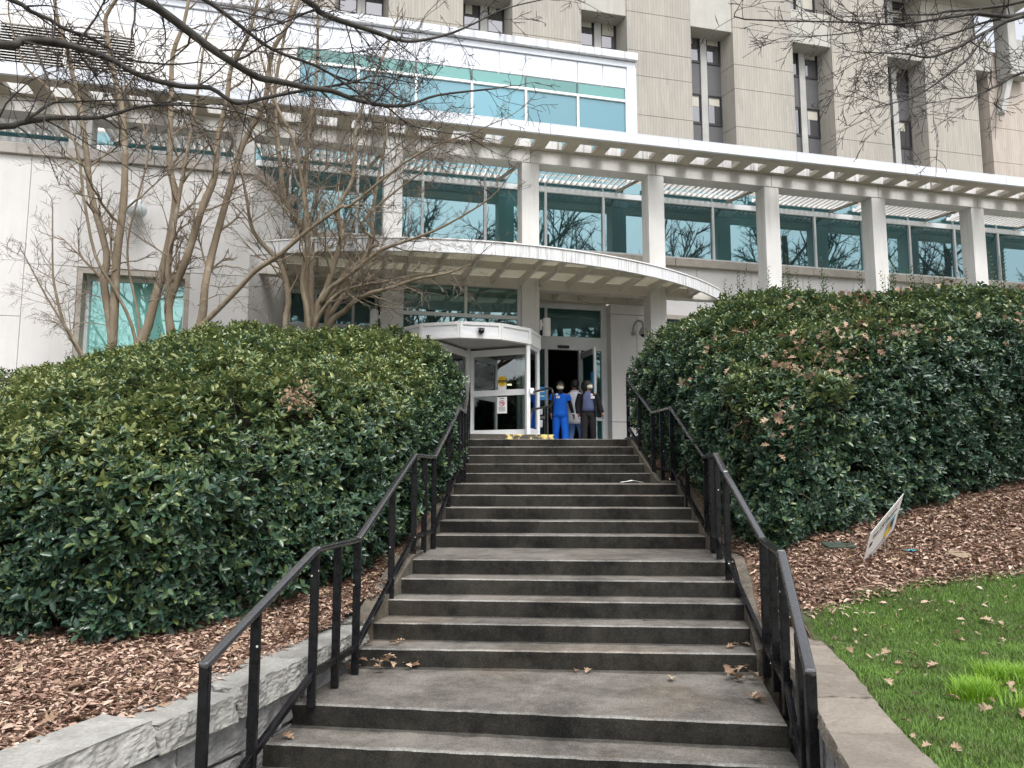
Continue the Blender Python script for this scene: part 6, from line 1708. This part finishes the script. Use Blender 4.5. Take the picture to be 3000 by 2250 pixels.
def top(root, S, rings, mat, name, arms=None, rr=(.048, .042, .036), upto=1.0, n=18):
    m = MB(); m.loft([(x*S, y*S, z*S, rx*S, ry*S) for x, y, z, rx, ry in rings], n, True, 0, .055, 5)
    if arms:
        for sx in (-1, 1):
            el, wr = arms[sx]; s_ = (sx*.098, 0, .802)
            if upto >= 1: limb_tube(m, [s_, el, tuple(Vector(wr)*1.0)], rr, S)
            else: limb_tube(m, [s_, tuple(Vector(s_).lerp(Vector(el), .5)), tuple(Vector(s_).lerp(Vector(el), upto))], rr, S)
    return m.build(name, mat, root, smooth=True)
def hair(root, S, hr, vol, length, name='hair', back=.012):
    m = MB(); rings = []
    for z, k in ((length, .62), (.89, .92) if length < .88 else (.915, .9), (.935, 1.0), (.965, .98), (.99, .80), (1.008, .42), (1.013, .05)):
        c = hr(0, back + (.018 if z < .93 else .006), z); rings.append((c[0]*S, c[1]*S, z*S, vol*k*S, vol*k*1.02*S))
    m.loft(rings, 18, True, 0, .10, vol*100)
    return m.build(name, M['hair'], root, smooth=True)
def face_mask(root, S, hr):
    m = MB(); pr = [(.882, .030, -.030), (.895, .044, -.040), (.915, .047, -.046), (.928, .040, -.040)]
    vs, fs = [], []
    for z, w, y in pr:
        for i in range(9):
            a = R(-78 + 156*i/8); c = hr(w*1.10*math.sin(a), y*.35 - .052*math.cos(a), z); vs.append((c[0]*S, c[1]*S, z*S))
    for r_ in range(3):
        for i in range(8): fs.append((r_*9+i, r_*9+i+1, r_*9+i+10, r_*9+i+9))
    m.add(vs, fs); o = m.build('face_mask', M['mask'], root, smooth=True); sf = o.modifiers.new('thickness', 'SOLIDIFY'); sf.thickness = .006; sf.offset = 1
    l = MB()
    for sx in (-1, 1): l.tube([Vector(hr(sx*.046, -.02, .925))*S, Vector(hr(sx*.058, .008, .935))*S], .002*S, 4)
    l.build('ear_loop', M['mask'], o)
def eyes(root, S, hr):
    for sx in (-1, 1):
        m = MB(); c = hr(sx*.022, -.058, .938); m.sphere(tuple(q*S for q in c), .0085*S, n=8, m=6); e = m.build('eye', M['badge'], root, smooth=True)
        m = MB(); c = hr(sx*.022, -.064, .938); m.sphere(tuple(q*S for q in c), .0045*S, n=8, m=6); m.build('iris', M['ink'], e)
def badge(root, S, x, z, y, clip=True):
    m = MB(); m.box((x - .026)*S, (x + .026)*S, (y - .006)*S, y*S, (z - .017)*S, (z + .017)*S); o = m.build('name_badge', M['badge'], root)
    m = MB(); m.box((x - .021)*S, (x + .005)*S, (y - .0075)*S, (y - .0061)*S, (z + .001)*S, (z + .009)*S); m.box((x - .021)*S, (x + .015)*S, (y - .0075)*S, (y - .0061)*S, (z - .010)*S, (z - .006)*S); m.build('badge_print', M['ink_grey'], o)
    if clip:
        m = MB(); m.box((x - .030)*S, (x + .004)*S, (y + .002)*S, (y + .008)*S, (z + .030)*S, (z + .052)*S); m.bar(Vector((x - .008, y + .003, z + .03))*S, Vector((x - .002, y, z + .016))*S, .004*S, .004*S); m.build('badge_clip', M['badge'], root)
FL = .52
# woman in royal blue scrubs
arms = {-1: ((-.138, .008, .665), (-.142, -.030, .525)), 1: ((.150, .012, .668), (.186, -.015, .525))}
legs = {-1: ((-.062, .020, .285), (-.072, .075, .060)), 1: ((.060, -.055, .285), (.066, -.070, .040))}
p, S, hr = person((1.08, 17.2, FL), R(6), 1.53, 'woman in royal blue scrubs and pale face mask walking out of the doors', 'skin', arms, legs, R(-8))
trousers(p, S, legs, M['scrub_blue'], .056); shoes(p, S, legs)
top(p, S, [(0, 0, .475, .120, .086), (0, 0, .53, .112, .082), (0, 0, .60, .100, .075), (0, 0, .70, .101, .070), (0, .0, .765, .108, .066), (0, 0, .805, .098, .056), (0, .004, .828, .060, .042)], M['scrub_blue'], 'scrub_top', arms, (.050, .052, .054), .62)
sl_ = MB()
for sx in (-1, 1): limb_tube(sl_, [tuple(Vector((sx*.098, 0, .802)).lerp(Vector(arms[sx][0]), .55)), arms[sx][0], arms[sx][1]], (.034, .030, .024), S)
sl_.loft([(0, -.012*S, z*S, rx*S, ry*S) for z, rx, ry in ((.80, .046, .044), (.835, .043, .040), (.862, .034, .034))], 14)
sl_.build('undershirt', M['cardigan'], p, smooth=True)
wb_ = MB(); w_ = Vector(arms[1][1]); wb_.tube([(w_ + Vector((-.002, 0, .008)))*S, (w_ + Vector((.002, 0, -.006)))*S], .0265*S, 10); wb_.build('wristband', M['badge'], p)
hair(p, S, hr, .064, .900); face_mask(p, S, hr); eyes(p, S, hr); badge(p, S, -.045, .762, -.070)
gs = MB()
for sx in (-1, 1):
    rr_ = [Vector(hr(sx*.022 + .017*math.cos(2*math.pi*k/12), -.066, .938 + .013*math.sin(2*math.pi*k/12)))*S for k in range(13)]; gs.tube(rr_, .002*S, 4, False)
gs.build('glasses', M['ink'], p)
# person in a white coat, walking away
arms = {-1: ((-.130, .02, .665), (-.120, -.03, .535)), 1: ((.132, -.005, .665), (.135, -.045, .535))}
legs = {-1: ((-.090, -.05, .285), (-.150, -.055, .045)), 1: ((.050, -.02, .285), (.085, .085, .060))}
p, S, hr = person((1.44, 17.65, FL), R(172), 1.61, 'person with short black hair in a long white coat seen from behind', 'skin2', arms, legs, R(20))
trousers(p, S, legs, M['jean'], .048); shoes(p, S, legs)
top(p, S, [(0, .01, .375, .158, .112), (0, .005, .42, .148, .104), (0, 0, .52, .128, .088), (0, 0, .60, .110, .078), (0, 0, .70, .116, .078), (0, 0, .77, .122, .072), (0, 0, .808, .108, .060), (0, .004, .838, .048, .040)], M['coat'], 'white_coat', arms, (.050, .044, .036))
hair(p, S, hr, .062, .90); eyes(p, S, hr)
m = MB(); m.box(-.075*S, .075*S, .070*S, .080*S, .60*S, .618*S); m.build('coat_belt', M['coat'], p)
m = MB(); m.tube([Vector((.05*math.cos(a), .004 + .044*math.sin(a), .846 - .004*math.sin(a)))*S for a in np.linspace(0, 6.283, 15)], .011*S, 6); m.build('coat_collar', M['coat'], p, smooth=True)
# person in black cardigan looking right
arms = {-1: ((-.148, .005, .665), (-.142, -.020, .520)), 1: ((.150, .020, .665), (.195, .000, .530))}
legs = {-1: ((-.066, -.04, .285), (-.066, -.060, .042)), 1: ((.066, .01, .285), (.072, .060, .050))}
p, S, hr = person((1.68, 16.9, FL), R(-4), 1.51, 'person in black cardigan and slate shirt with head turned right and face mask', 'skin2', arms, legs, R(48))
trousers(p, S, legs, M['trouser'], .058); shoes(p, S, legs)
top(p, S, [(0, 0, .55, .104, .082), (0, 0, .60, .106, .084), (0, -.004, .68, .106, .088), (0, -.004, .745, .108, .082), (0, 0, .795, .092, .058), (0, .002, .835, .050, .044)], M['shirt'], 'shirt')
cd = MB(); vs, fs = [], []
rg_ = [(.475, .138, .098), (.54, .130, .096), (.60, .122, .094), (.68, .122, .098), (.745, .126, .092), (.797, .110, .068), (.838, .062, .056)]
for z, rx, ry in rg_:
    for i in range(21):
        o_ = R(38 if z > .62 else 46); a = -math.pi/2 + o_ + (2*math.pi - 2*o_)*i/20
        vs.append((rx*S*math.cos(a), ry*S*math.sin(a), z*S))
for r_ in range(len(rg_) - 1):
    for i in range(20): fs.append((r_*21+i, r_*21+i+1, r_*21+i+22, r_*21+i+21))
cd.add(vs, fs)
for sx in (-1, 1): limb_tube(cd, [(sx*.100, 0, .800), arms[sx][0], arms[sx][1]], (.054, .047, .036), S)
o = cd.build('cardigan', M['cardigan'], p, smooth=True)
hair(p, S, hr, .080, .855, back=.020); face_mask(p, S, hr); eyes(p, S, hr); badge(p, S, .062, .745, -.098)
